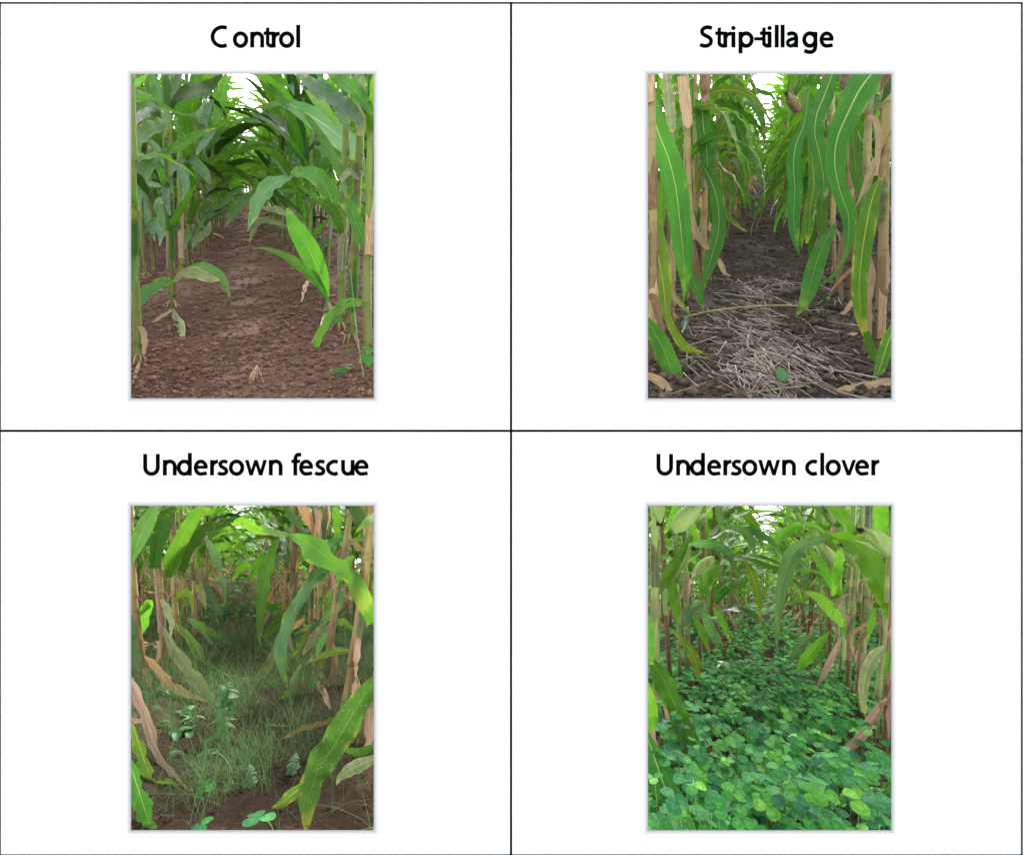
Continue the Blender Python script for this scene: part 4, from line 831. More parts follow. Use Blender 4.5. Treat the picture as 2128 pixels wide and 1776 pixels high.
for pl, pts, d0, d1, m, tw in [
 (f0, [(25, 340, 12), (60, 220, 92), (105, 130, 104), (150, 40, 60), (180, -20, 20)], 2.1, 1.9, 'pale', .4),
 (f1, [(150, 355, 80), (165, 240, 112), (200, 120, 134), (235, 20, 90)], 2.5, 2.3, 'dark', .4),
 (f2, [(225, 405, 20), (240, 330, 92), (285, 220, 84), (335, 125, 74), (390, 55, 60), (460, 62, 34)], 3.2, 2.9, 'green', .5),
 (f4, [(290, 370, 44), (320, 270, 62), (380, 180, 62), (450, 132, 50), (560, 125, 6)], 3.4, 3.2, 'dark', .5),
 (f5, [(555, 125, 14), (615, 110, 82), (690, 150, 74), (760, 175, 20)], 2.2, 2.1, 'bright', .4),
 (f5, [(720, 150, 20), (785, 168, 50), (870, 182, 18)], 2.1, 2.0, 'pale', .4),
 (f5, [(860, 178, 12), (930, 205, 70), (1010, 262, 140), (1095, 332, 84), (1175, 385, 80), (1235, 480, 92), (1310, 640, 76)], 2.0, 1.6, 'green', .4),
 (f8, [(1180, 188, 16), (1110, 208, 64), (1060, 275, 72), (1062, 345, 14)], 2.3, 2.2, 'pale', .4),
 (f8, [(1070, 360, 16), (1010, 390, 64), (958, 455, 56), (900, 550, 60), (855, 640, 64), (825, 740, 70), (815, 820, 64), (832, 910, 40), (852, 985, 6)], 2.3, 2.0, 'pale', .4),
 (f11, [(800, 200, 26), (755, 320, 62), (730, 430, 74), (715, 530, 60), (706, 650, 38), (704, 765, 8)], 3.4, 3.1, 'green', .4),
 (f8, [(1130, 470, 64), (1100, 560, 64), (1040, 620, 54), (975, 660, 30), (885, 702, 4)], 2.4, 2.3, 'pale', .4),
 (f8, [(1085, 648, 18), (1020, 690, 54), (978, 745, 56), (930, 806, 14)], 2.3, 2.2, 'sick', .4),
 (f5, [(1182, 790, 14), (1110, 790, 42), (1040, 810, 30), (985, 842, 6)], 1.8, 1.9, 'yel', .4),
 (f9, [(925, 860, 16), (902, 950, 72), (882, 1050, 62), (868, 1185, 4)], 2.4, 2.0, 'green', .4),
 (f9, [(860, 990, 26), (825, 1035, 54), (803, 1080, 6)], 2.1, 2.1, 'yel', .3),
 (f13, [(1330, 930, 50), (1235, 1055, 112), (1150, 1200, 144), (1080, 1310, 146), (1010, 1420, 134), (970, 1530, 112), (955, 1650, 70), (948, 1745, 14)], 1.25, 1.02, 'speck', .4),
 (f13, [(960, 1490, 60), (880, 1540, 104), (815, 1595, 66), (768, 1612, 14)], 1.12, 1.12, 'yel', .4),
 (f13, [(1330, 1350, 60), (1210, 1400, 124), (1135, 1450, 66), (1105, 1495, 8)], 1.22, 1.16, 'sick', .5),
 (f13, [(1330, 1280, 30), (1230, 1322, 66), (1150, 1308, 30)], 1.25, 1.2, 'green', .5),
 (f5, [(1095, 1208, 18), (1000, 1235, 38), (900, 1250, 34), (822, 1288, 4)], 1.75, 1.6, 'orange', .5),
 (f7, [(1005, 945, 20), (1030, 1020, 44), (1048, 1090, 38), (1078, 1162, 4)], 2.3, 1.85, 'pink', .3),
 (f7, [(1000, 960, 14), (1015, 1040, 26), (1045, 1120, 18), (1060, 1150, 4)], 2.3, 1.9, 'pink', .6),
 (f0, [(98, 815, 10), (155, 865, 42), (230, 960, 54), (315, 1010, 42), (425, 1055, 6)], 2.2, 2.0, 'orange', .4),
 (f12, [(10, 910, 20), (70, 1040, 64), (125, 1190, 54), (165, 1330, 44), (240, 1450, 44), (328, 1565, 4)], 1.75, 1.25, 'pink', .4),
 (f12, [(10, 1120, 24), (60, 1150, 40), (110, 1160, 20), (140, 1180, 4)], 1.6, 1.6, 'pink', .4),
 (f1, [(195, 665, 16), (255, 775, 54), (330, 885, 74), (410, 985, 64), (478, 1070, 14)], 2.5, 2.0, 'sick', .4),
 (f2, [(262, 650, 16), (330, 712, 42), (380, 790, 54), (420, 880, 46), (470, 930, 26), (545, 936, 4)], 3.2, 2.5, 'yel', .4),
 (f4, [(328, 620, 16), (400, 660, 48), (465, 702, 36), (550, 758, 6)], 3.5, 3.3, 'pale', .4),
 (f3, [(400, 690, 10), (440, 735, 22), (455, 775, 6)], 3.6, 3.4, 'sick', .4),
 (f2, [(320, 480, 8), (300, 560, 22), (275, 640, 8)], 3.2, 3.1, 'yel', .4),
 (f12, [(-10, 1330, 40), (35, 1430, 100), (75, 1550, 118), (110, 1660, 100), (150, 1760, 40)], 1.15, 1.05, 'ymid', .4),
 (f12, [(30, 1170, 20), (65, 1270, 50), (100, 1380, 70), (125, 1460, 50), (135, 1520, 8)], 1.35, 1.3, 'yel', .4),
 (f12, [(140, 1500, 14), (170, 1585, 46), (240, 1592, 38), (318, 1570, 4)], 1.3, 1.28, 'yel', .5),
 (f0, [(20, 600, 40), (42, 720, 74), (48, 860, 56), (35, 960, 8)], 1.9, 1.8, 'dark', .4),
 (f0, [(75, 600, 14), (120, 540, 60), (90, 660, 54), (70, 710, 8)], 2.2, 2.3, 'bright', .4),
 (f9, [(612, 938, 24), (680, 935, 34), (740, 872, 42), (785, 770, 22)], 2.35, 2.5, 'sick', .5),
 (f8, [(1190, 10, 50), (1235, 95, 92), (1272, 195, 70), (1292, 310, 54)], 1.9, 1.8, 'dark', .4),
 (f7, [(835, 30, 20), (885, 95, 66), (945, 170, 14)], 2.6, 2.5, 'dark', .4),
 (f7, [(910, 0, 50), (950, 70, 74), (985, 150, 44), (1000, 190, 8)], 2.4, 2.4, 'orange', .2),
 (f7, [(1052, 10, 40), (1058, 80, 44), (1040, 160, 30), (1030, 200, 10)], 2.35, 2.35, 'pink', .1),
 (f10, [(885, 280, 40), (890, 380, 42), (885, 460, 34)], 3.5, 3.5, 'brown', .1),
 (f4, [(420, 430, 30), (455, 520, 54), (470, 590, 44), (440, 655, 6)], 3.4, 3.2, 'dark', .4),
 (f4, [(430, 210, 30), (480, 300, 62), (500, 410, 14)], 3.6, 3.4, 'pale', .4),
 (f10, [(890, 640, 20), (935, 615, 34), (880, 670, 36), (845, 700, 8)], 3.3, 3.2, 'yel', .4),
 (f10, [(855, 690, 16), (862, 750, 30), (885, 810, 6)], 3.3, 3.1, 'pink', .3),
 (f9, [(955, 690, 20), (925, 740, 50), (880, 820, 10)], 2.6, 2.5, 'yel', .4),
 (f9, [(970, 800, 20), (980, 830, 36), (945, 860, 8)], 2.4, 2.3, 'sick', .4),
 (f5, [(1200, 290, 20), (1160, 330, 50), (1110, 440, 20)], 1.95, 2.0, 'green', .4),
 (f5, [(1235, 540, 40), (1215, 570, 60), (1215, 600, 30)], 1.8, 1.8, 'dark', .2),
 (f8, [(1100, 30, 60), (1115, 100, 104), (1110, 185, 60)], 2.25, 2.25, 'green', .3),
 (f10, [(700, 520, 10), (770, 560, 50), (810, 600, 30), (750, 700, 8)], 3.5, 3.3, 'green', .4),
 (f7, [(995, 520, 16), (1030, 508, 52), (1012, 570, 10)], 2.4, 2.3, 'pale', .4),
 (f8, [(1085, 465, 30), (1062, 540, 54), (1038, 605, 10)], 2.35, 2.3, 'yel', .4),
 (f9, [(935, 618, 18), (900, 652, 42), (848, 694, 6)], 2.6, 2.6, 'orange', .4),
 (f10, [(750, 552, 12), (795, 545, 42), (835, 562, 8)], 3.5, 3.4, 'yel', .5),
 (f10, [(825, 590, 16), (792, 650, 54), (745, 700, 44), (716, 725, 4)], 3.4, 3.2, 'bright', .4),
 (f8, [(1092, 800, 16), (1086, 880, 34), (1068, 980, 8)], 2.3, 2.25, 'brown', .3),
 (f1, [(140, 530, 24), (102, 600, 64), (76, 700, 10)], 2.6, 2.5, 'bright', .4),
 (f0, [(170, 735, 14), (172, 820, 22), (125, 890, 16), (102, 930, 3)], 2.3, 2.2, 'dry', .4),
 (f4, [(418, 570, 8), (398, 500, 34), (432, 448, 6)], 3.5, 3.5, 'sick', .4),
 (f4, [(470, 405, 16), (512, 425, 36), (520, 545, 6)], 3.6, 3.4, 'pale', .4),
 (f11, [(545, 262, 10), (600, 236, 44), (652, 310, 8)], 4.6, 4.4, 'bright', .4),
 (f11, [(648, 430, 8), (692, 335, 44), (724, 255, 10)], 4.6, 4.6, 'bright', .4),
 (f11, [(560, 420, 8), (610, 350, 40), (660, 352, 30), (690, 400, 6)], 5., 4.8, 'bright', .4),
 (f3, [(440, 330, 8), (480, 250, 44), (540, 240, 36), (570, 300, 6)], 4.6, 4.4, 'bright', .4),
 (f9, [(985, 620, 10), (1005, 560, 44), (1040, 640, 30), (1030, 720, 5)], 2.5, 2.4, 'sick', .4),
 (f8, [(1100, 690, 10), (1060, 700, 40), (1010, 780, 36), (1000, 830, 5)], 2.3, 2.3, 'pale', .4),
 (f2, [(250, 540, 10), (300, 480, 40), (340, 500, 34), (350, 580, 5)], 3.2, 3.1, 'yel', .4),
 (f1, [(185, 520, 12), (215, 560, 40), (240, 640, 30), (235, 720, 5)], 2.5, 2.4, 'sick', .4),
 (f5, [(1210, 700, 14), (1150, 640, 40), (1120, 640, 30), (1100, 600, 5)], 1.85, 2., 'yel', .4),
 (f6, [(1260, 1180, 14), (1220, 1120, 30), (1180, 1160, 24), (1150, 1230, 4)], 1.6, 1.6, 'dry', .4),
 (f9, [(950, 930, 10), (920, 1000, 30), (900, 960, 20), (860, 1010, 4)], 2.2, 2.1, 'orange', .4),
]: hero_leaf(PF, pl, pts, d0, d1, m, tw, .16)

# ================================================================ UNDERSOWN CLOVER
k0 = hero_plant(PK, [(78, 1230), (65, 800), (62, 400), (68, 27)], 48, desc='stout pale green', inter=.2)
k1 = hero_plant(PK, [(150, 1020), (130, 750), (115, 500), (108, 300)], 26, desc='red-brown', mat='st_b')
k2 = hero_plant(PK, [(235, 990), (232, 700), (225, 400), (220, 200)], 28, desc='purplish')
k3 = hero_plant(PK, [(195, 1010), (190, 700), (180, 400)], 24, desc='slim pale')
k4 = hero_plant(PK, [(1270, 1370), (1285, 1100), (1300, 800)], 36, desc='bare brown', mat='st_b')
k5 = hero_plant(PK, [(1215, 1260), (1250, 900), (1280, 600), (1300, 300)], 34, desc='brown-based')
k6 = hero_plant(PK, [(1120, 1120), (1160, 750), (1183, 480), (1190, 200)], 44, desc='thick pale green')
k7 = hero_plant(PK, [(1075, 1070), (1090, 700), (1120, 400)], 30, desc='pale')
k8 = hero_plant(PK, [(1030, 1000), (1065, 650), (1090, 420), (1100, 200)], 30, desc='yellow-green')
k9 = hero_plant(PK, [(-60, 1400), (-80, 800), (-90, 300)], 50, desc='edge')
k10 = hero_plant(PK, [(1430, 1500), (1440, 800), (1450, 300)], 50, desc='edge')
for pl, pts, d0, d1, m, tw in [
 (k9, [(0, 1180, 20), (40, 1290, 80), (85, 1420, 140), (125, 1530, 156), (170, 1640, 136), (225, 1745, 40)], 1.3, 1.1, 'ymid', .4),
 (k0, [(45, 840, 30), (105, 940, 104), (165, 1070, 88), (215, 1180, 112), (250, 1290, 112), (262, 1400, 74), (255, 1580, 14)], 1.75, 1.35, 'green', .4),
 (k9, [(20, 600, 30), (36, 720, 56), (30, 860, 50)], 1.6, 1.55, 'green', .3),
 (k9, [(10, 930, 20), (42, 1060, 60), (48, 1150, 56), (30, 1235, 10)], 1.5, 1.45, 'bright', .3),
 (k10, [(1330, 1450, 40), (1265, 1560, 96), (1200, 1690, 104), (1165, 1760, 50)], 1.25, 1.12, 'green', .4),
 (k6, [(1010, 190, 14), (930, 205, 44), (850, 228, 56), (785, 290, 92), (740, 420, 72), (716, 560, 44), (706, 700, 24), (703, 795, 3)], 2.1, 1.8, 'pale', .3),
 (k6, [(990, 190, 24), (1075, 200, 92), (1150, 262, 116), (1210, 350, 124), (1262, 470, 112), (1320, 620, 60)], 2.1, 1.7, 'bright', .4),
 (k8, [(1055, 655, 40), (990, 580, 78), (925, 512, 62), (852, 478, 8)], 2.4, 2.2, 'bright', .4),
 (k8, [(1060, 660, 40), (1100, 740, 62), (1130, 820, 40), (1142, 868, 4)], 2.4, 2.3, 'green', .4),
 (k8, [(980, 180, 20), (890, 135, 34), (790, 142, 54), (725, 195, 40), (630, 268, 8)], 3.0, 3.0, 'green', .4),
 (k2, [(215, 240, 20), (300, 225, 40), (380, 228, 44), (440, 260, 38), (492, 290, 6)], 2.6, 2.4, 'pale', .4),
 (k2, [(400, 240, 14), (450, 290, 40), (490, 360, 10)], 2.6, 2.5, 'pale', .4),
 (k3, [(435, 140, 8), (515, 150, 42), (565, 205, 46), (592, 295, 4)], 2.9, 2.8, 'pale', .4),
 (k3, [(490, 270, 16), (565, 370, 46), (605, 500, 42), (622, 645, 3)], 3.0, 2.8, 'yel', .4),
 (k8, [(660, 300, 8), (650, 420, 16), (648, 525, 3)], 3.2, 3.2, 'green', .3),
 (k2, [(318, 528, 12), (262, 565, 54), (222, 640, 54), (203, 710, 5)], 2.6, 2.4, 'pale', .4),
 (k2, [(300, 555, 12), (335, 620, 52), (378, 715, 62), (402, 765, 8)], 2.6, 2.5, 'pale', .4),
 (k2, [(270, 600, 10), (310, 690, 40), (350, 790, 8)], 2.7, 2.6, 'green', .4),
 (k3, [(365, 555, 8), (418, 630, 40), (462, 748, 5)], 3.0, 2.9, 'green', .4),
 (k1, [(150, 420, 40), (168, 530, 72), (190, 655, 14)], 2.3, 2.2, 'green', .3),
 (k1, [(155, 685, 8), (228, 755, 42), (278, 850, 52), (298, 945, 6)], 2.4, 2.3, 'yel', .4),
 (k7, [(908, 690, 10), (850, 740, 52), (800, 810, 46), (768, 865, 5)], 2.7, 2.6, 'pale', .4),
 (k7, [(985, 688, 8), (920, 760, 62), (850, 845, 70), (815, 905, 10)], 2.5, 2.4, 'bright', .4),
 (k7, [(970, 780, 8), (930, 830, 40), (880, 890, 8)], 2.6, 2.5, 'green', .4),
 (k5, [(1285, 765, 24), (1220, 820, 74), (1172, 920, 62), (1160, 1040, 44), (1172, 1140, 6)], 1.65, 1.6, 'sick', .4),
 (k10, [(1300, 1018, 12), (1210, 1130, 48), (1150, 1240, 54), (1030, 1345, 46), (940, 1437, 4)], 1.55, 1.5, 'pink', .4),
 (k8, [(1045, 720, 12), (990, 835, 42), (930, 955, 20), (878, 1032, 3)], 2.4, 2.3, 'pink', .4),
 (k1, [(145, 940, 12), (195, 1030, 20), (255, 1092, 4)], 2.4, 2.3, 'brown', .4),
 (k6, [(970, 10, 60), (1040, 70, 124), (1110, 160, 70), (1125, 180, 10)], 2.0, 1.9, 'green', .4),
 (k10, [(1250, -40, 110), (1250, 60, 150), (1252, 160, 120), (1260, 260, 20)], 1.8, 1.75, 'bright', .3),
 (k3, [(470, 10, 14), (555, 85, 48), (608, 170, 42), (638, 268, 4)], 3.1, 2.9, 'green', .4),
 (k2, [(392, 10, 36), (408, 90, 48), (420, 168, 8)], 2.6, 2.6, 'pale', .3),
 (k2, [(410, 240, 10), (370, 350, 60), (325, 450, 58), (295, 535, 6)], 2.8, 2.7, 'green', .4),
 (k0, [(240, 200, 20), (190, 300, 50), (130, 400, 60), (90, 490, 10)], 2.1, 1.9, 'green', .4),
 (k0, [(65, 1030, 10), (125, 1080, 40), (140, 1200, 40), (135, 1240, 10)], 1.75, 1.8, 'pink', .3),
 (k0, [(60, 1200, 20), (55, 1250, 40), (80, 1290, 20)], 1.6, 1.6, 'pink', .3),
 (k4, [(1275, 1150, 30), (1285, 1250, 34), (1262, 1350, 14)], 1.57, 1.55, 'brown', .2),
 (k5, [(1215, 560, 30), (1200, 650, 44), (1180, 740, 8)], 1.75, 1.75, 'green', .3),
 (k8, [(1040, 480, 20), (1050, 580, 34), (1055, 660, 6)], 2.45, 2.4, 'sick', .3),
 (k6, [(1035, 260, 30), (1020, 380, 54), (1000, 500, 16)], 2.2, 2.2, 'bright', .3),
 (k6, [(880, 260, 20), (960, 370, 50), (1020, 480, 50), (1030, 520, 8)], 2.5, 2.4, 'green', .3),
 (k0, [(180, 10, 50), (150, 110, 60), (110, 170, 14)], 1.9, 1.9, 'green', .3),
 (k10, [(1300, 780, 30), (1285, 870, 44), (1262, 930, 8)], 1.55, 1.5, 'bright', .3),
]: hero_leaf(PK, pl, pts, d0, d1, m, tw, .16)
for pl, a_, b_, w_, d_ in [(k0, (165, 160), (330, 10), 92, 1.72), (k0, (50, -60), (88, 120), 80, 1.85), (k1, (135, 410), (262, 255), 66, 2.3), (k2, (285, 385), (385, 300), 60, 2.6),
                           (k10, (1330, 300), (1150, 160), 92, 1.55), (k8, (1030, 360), (905, 225), 58, 2.4), (k6, (1125, 350), (1050, 240), 60, 2.1), (k7, (850, 280), (820, 200), 34, 3.4)]:
    hero_ear(PK, pl, a_, b_, w_, d_)

# ================================================================ remaining individual plants and the far mass
def far_rows(p, starts, rng):
    """rows of plants further up the alley: one uncountable mass"""
    acc = {}
    for (xr, y0, y1, sp_) in starts:
        y = y0
        while y < y1:
            x = xr + rng.normal(0, .03); lo, hi = p.halfw(np.array(y))
            if lo < x < hi:
                H, lv = plan(p, x, y, rng); base = p.P(x, y, 0)
                V, F = tube([(0, 0, 0), (rng.normal(0, .02), 0, H * .5), (rng.normal(0, .04), 0, H)], [.014, .012, .009], 5)
                U = np.stack([np.clip(V[:, 2] / 2.4, 0, 1), np.full(len(V), .5)], -1)
                acc.setdefault(STM[p.key], Acc()).add(V + base, F, U)
                for key, i, z, az, ti, sc in lv:
                    Vb, Fb, Ub, m = LOPOOL[key][i % len(LOPOOL[key])]; c, s_ = math.cos(az) * sc, math.sin(az) * sc
                    Vr = Vb @ np.array([[c, s_, 0], [-s_, c, 0], [0, 0, sc]]) + base + np.array([0, 0, z])
                    acc.setdefault(m, Acc()).add(Vr, Fb, Ub)
            y += sp_ * rng.uniform(.7, 1.3)
    # one object with several materials
    V = []; U = []; T = []; Q = []; mi_t = []; mi_q = []; n = 0; mats = []
    for k, (m, a) in enumerate(acc.items()):
        mats.append(m); v = np.concatenate(a.V); V.append(v); U.append(np.concatenate(a.U))
        for sz, fs in a.F.items():
            f = np.concatenate(fs) + n; (T if sz == 3 else Q).append(f); (mi_t if sz == 3 else mi_q).append(np.full(len(f), k, np.int32))
        n += len(v)
    me = mesh('distant_maize', np.concatenate(V), [np.concatenate(T), np.concatenate(Q)], np.concatenate(U))
    for m in mats: me.materials.append(M[m])
    me.polygons.foreach_set('material_index', np.concatenate(mi_t + mi_q))
    tag(link('distant_maize', me), f'dense green mass of maize closing the far end of the {p.name} alley', 'maize', kind='stuff')

START = {'c': (2.9, 3.1), 's': (2.5, 2.7), 'f': (4.2, 3.6), 'k': (2.9, 2.9)}
FAR = 7.6
for p in PLOTS:
    rng = np.random.default_rng(40 + 'csfk'.index(p.key)); hero_d = [(np.array(e.location)[0] - p.ax * d, d) for e, d in p.plants]
    half = {'c': .385, 's': .385, 'f': .42, 'k': .42}[p.key]; sp_ = .23 if p.key == 's' else .27
    for sgn, y0 in ((-1, START[p.key][0]), (1, START[p.key][1])):
        y = y0
        while y < FAR:
            x = sgn * half + rng.normal(0, .025)
            if all(math.hypot(x - a, (y - b) * .6) > .09 for a, b in hero_d): make_plant(p, x, y, rng)
            y += sp_ * rng.uniform(.75, 1.25)
    for sgn in (-1, 1):
        y = 4.0
        while y < 7.0:
            x = sgn * (half + .76) + rng.normal(0, .03); lo, hi = p.halfw(np.array(y))
            if lo < x < hi: make_plant(p, x, y, rng)
            y += .34 * rng.uniform(.75, 1.25)
    F_ = [(s * half, FAR, 27, .3) for s in (-1, 1)] + [(s * (half + .76), 7.0, 24, .26) for s in (-1, 1)]
    F_ += [(s * (half + 1.52), 5., 18, .36) for s in (-1, 1)]
    F_ += [(s * (half + .76), 2.4, 3.9, .26) for s in (-1, 1)] + [(s * (half + .7), 4., 7., .4) for s in (-1, 1)]
    lo_, hi_ = p.halfw(np.array(19.)); F_ += [(x_, 18.5 + q, 18.7 + q, .3) for q in (0, .8, 1.6) for x_ in np.arange(lo_, hi_, .26) if abs(x_) > half - .1]
    F_ += [(x_, 21. + q, 21.2 + q, .3) for q in (0, 1.5, 3., 4.5, 6.) for x_ in np.arange(-1.6, 1.7, .17)]
    far_rows(p, F_, rng)
ORD = 'first second third fourth fifth sixth seventh eighth ninth tenth eleventh twelfth thirteenth fourteenth fifteenth sixteenth seventeenth eighteenth nineteenth twentieth'.split()
def ordinal(i):
    if i < 20: return ORD[i]
    return {2: 'twenty', 3: 'thirty', 4: 'forty'}[(i + 1) // 10] + '-' + ORD[i % 10] if (i + 1) % 10 else {3: 'thirtieth', 4: 'fortieth', 5: 'fiftieth'}[(i + 1) // 10]
for p in PLOTS:
    for (sg, row), lst in p.rows.items():
        lst.sort(key=lambda q: q[0])
        for i, (y, e, desc) in enumerate(lst):
            side = 'left' if sg < 0 else 'right'
            where = f'row {side} of {p.name} alley' if row == 1 else f'{ORD[row - 1]} row {side} of {p.name} alley'
            if desc == 'edge': desc = 'partly hidden'
            tag(e, f'{desc} maize, {ordinal(i)} from the front, {where}', 'maize plant', f'maize plants in the {p.name} alley')
            if '_d' in e: del e['_d']

# ================================================================ ground cover
def screen_pts(p, n, vmin, vmax, rng, umin=-150, umax=1480, pw=1.):
    v = vmin + (vmax - vmin) * rng.random(n) ** pw; d = p.d(v); u = rng.uniform(umin, umax, n)
    return p.xs(u, d), d

_ico = None
def ico():
    t = (1 + 5 ** .5) / 2
    V = np.array([(-1, t, 0), (1, t, 0), (-1, -t, 0), (1, -t, 0), (0, -1, t), (0, 1, t), (0, -1, -t), (0, 1, -t), (t, 0, -1), (t, 0, 1), (-t, 0, -1), (-t, 0, 1)], float)
    F = np.array([(0, 11, 5), (0, 5, 1), (0, 1, 7), (0, 7, 10), (0, 10, 11), (1, 5, 9), (5, 11, 4), (11, 10, 2), (10, 7, 6), (7, 1, 8), (3, 9, 4), (3, 4, 2), (3, 2, 6), (3, 6, 8), (3, 8, 9), (4, 9, 5), (2, 4, 11), (6, 2, 10), (8, 6, 7), (9, 8, 1)])
    return V / np.linalg.norm(V[0]), F
IV, IF = ico()
def ico2():
    V = list(map(tuple, IV)); c = {}; F = []
    def mid(a, b):
        k = (min(a, b), max(a, b))
        if k not in c:
            m = (np.array(V[a]) + np.array(V[b])) / 2; V.append(tuple(m / np.linalg.norm(m))); c[k] = len(V) - 1
        return c[k]
    for a, b, d in IF:
        x, y, z = mid(a, b), mid(b, d), mid(d, a); F += [(a, x, z), (x, b, y), (z, y, d), (x, y, z)]
    return np.array(V), np.array(F)
IV2, IF2 = ico2()
CLOD_MESH = {}
for key in 'csf':
    for q in range(4):
        r = np.random.default_rng(q + 60)
        V = IV2 * (1 + .28 * (r.random(len(IV2)) - .5))[:, None] * np.array([1, r.uniform(.75, 1.1), r.uniform(.6, .85)])
        CLOD_MESH[key, q] = mesh('soil_clod', V, IF2, None, 'clod_' + key)
def clods(p, n, ck, rng, smin, smax, vmin, near=40):
    a = Acc(); x, d = screen_pts(p, n, vmin, 1790, rng, pw=1.15)
    size = np.clip(np.exp(rng.normal(math.log(smin), .62, n)), smin * .4, smax * 1.6) * (1 + .22 * (d - 1.3))
    gzv = p.gz(x, d); cl = vnoise(x * 6 + 3, d * 6) + .5 * vnoise(x * 2, d * 2)
    keep = cl > rng.uniform(-.75, .05, n)
    for i in np.nonzero(keep)[0]:
        s = size[i]; V = IV * (1 + .95 * (rng.random((12, 1)) - .5)) * s * np.array([1, rng.uniform(.7, 1.1), rng.uniform(.55, .85)])
        th = rng.random() * 6.28; c, q = math.cos(th), math.sin(th); V = V @ np.array([[c, q, 0], [-q, c, 0], [0, 0, 1]])
        a.add(V + p.P(x[i], d[i], gzv[i] + s * .25), IF)
    tag(link('soil_crumbs', a.mesh('soil_crumbs', 'clod_' + ck, False)), f'loose crumbs of tilled soil covering the {p.name} alley', 'soil', kind='stuff')
    x, d = screen_pts(p, near, 700, 1700, rng, 250, 1150)
    for i in range(near):
        s = rng.uniform(.009, .019) * (1 if ck == 'c' else 1.15 if ck == 's' else .7)
        o = link('soil_clod', CLOD_MESH[ck, i % 4], None, p.P(x[i], d[i], float(p.gz(x[i:i + 1], d[i:i + 1])[0]) + s * .35).tolist()); o.scale = (s, s, s); o.rotation_euler = (rng.random() * .6, rng.random() * .6, rng.random() * 6.28)
        u_ = p.vu + x[i] / d[i] * FZ; v_ = p.vv + p.h * FZ / d[i]
        zone = ('front' if v_ > 1350 else 'middle' if v_ > 1000 else 'far end') + ' ' + ('left' if u_ < 500 else 'centre' if u_ < 800 else 'right')
        tag(o, f'rounded brown soil clod lying at the {zone} of the {p.name} alley', 'clod', f'soil clods, {zone} of the {p.name} alley')
rg = np.random.default_rng(77)
clods(PC, 26000, 'c', rg, .003, .0075, 640, 60)
clods(PS, 15000, 's', rg, .005, .018, 550, 70)
clods(PF, 2600, 'f', rg, .002, .006, 560, 8)
clods(PK, 700, 'f', rg, .002, .006, 800, 5)

# ---- straw
def straw_geo(L, r, bend, seed):
    q = np.random.default_rng(seed); P = [(-L / 2, 0, 0), (0, bend, q.uniform(-.1, .1) * L * .08), (L / 2, 0, 0)]
    return tube(crom(P, 5), r, 4)
STRAW = [mesh('straw', *straw_geo(.12, .0012, q * .0012 - .003, q), None, 'straw') for q in range(6)]
mass = Acc(); n_ind = 0
uc = lambda v: np.interp(v, [560, 900, 1250, 1450, 1700], [650, 640, 650, 660, 690])
sw = lambda v: np.interp(v, [560, 900, 1100, 1300, 1450, 1730], [40, 90, 170, 190, 230, 330])
cand = []
for i in range(760):
    v = rg.uniform(560, 1760) ** 1. if rg.random() < .14 else rg.uniform(1120, 1760)
    u = uc(v) + rg.normal(0, .62) * sw(v)
    if rg.random() < .12: u = rg.uniform(200, 1150)
    d = PS.d(v)
    if vnoise(np.array(PS.xs(u, d) * 9. + 5), np.array(d * 6.)) < rg.uniform(-.35, .05): continue
    cand.append((u, v, d, rg.uniform(.06, .21), (rg.normal(math.pi / 2, .4) if rg.random() < .68 else rg.uniform(0, 3.14)), rg.uniform(.7, 1.5)))
cand.sort(key=lambda c: -c[3] / c[2])
for i, (u, v, d, L, az, k) in enumerate(cand):
    x = PS.xs(u, d); z = float(PS.gz(np.array([x]), np.array([d]))[0]) + rg.uniform(.006, .02); ti = rg.normal(0, .09) - math.atan(PS.az) * math.sin(az)
    k = k * (1 if i % 4 else 1.9)
    if i < 250:
        o = link('straw', STRAW[i % 6], None, PS.P(x, d, z).tolist()); o.rotation_euler = (Matrix.Rotation(az, 4, 'Z') @ Matrix.Rotation(ti, 4, 'Y')).to_euler(); o.scale = (L / .12, k, k)
        zone = ('front' if v > 1520 else 'middle' if v > 1250 else 'back') + ' ' + ('left' if u < 560 else 'centre' if u < 740 else 'right')
        hw = 'lengthwise' if abs(math.sin(az)) > .75 else 'crosswise' if abs(math.sin(az)) < .35 else 'slantwise'
        tag(o, f'greyish dry straw lying {hw} in the {zone} of the Strip-tillage alley', 'straw', f'{hw} straws, {zone} of the Strip-tillage alley')
    else:
        V, F = straw_geo(L, .0012 * k, rg.uniform(-.003, .003), i); m4 = np.array((Matrix.Rotation(az, 3, 'Z') @ Matrix.Rotation(ti, 3, 'Y')))
        mass.add(V @ m4.T + PS.P(x, d, z), F)
tag(link('straw_litter', mass.mesh('straw_litter', 'straw')), 'fine litter of short dry straw along the Strip-tillage alley', 'straw', kind='stuff')
def stem_path(p, pts, d, wpx, name, mat, label, cat, z0=None):
    P = np.array([p.uvd(u, v, dd) for (u, v), dd in zip(pts, d)]); b = P[0].copy()
    V, F = tube(crom(P - b, 30), wpx / 2 / FZ * np.mean(d), 6)
    return tag(link(name, mesh(name, V, F, None, mat), None, b.tolist()), label, cat)
stem_path(PS, [(190, 1312), (340, 1276), (500, 1255), (700, 1243), (860, 1250), (960, 1270), (1065, 1308)], [1.98, 2.05, 2.08, 2.1, 2.1, 2.08, 1.98], 9, 'fallen_stem', 'stem', 'long thin yellowish stem lying across the Strip-tillage alley', 'stem')

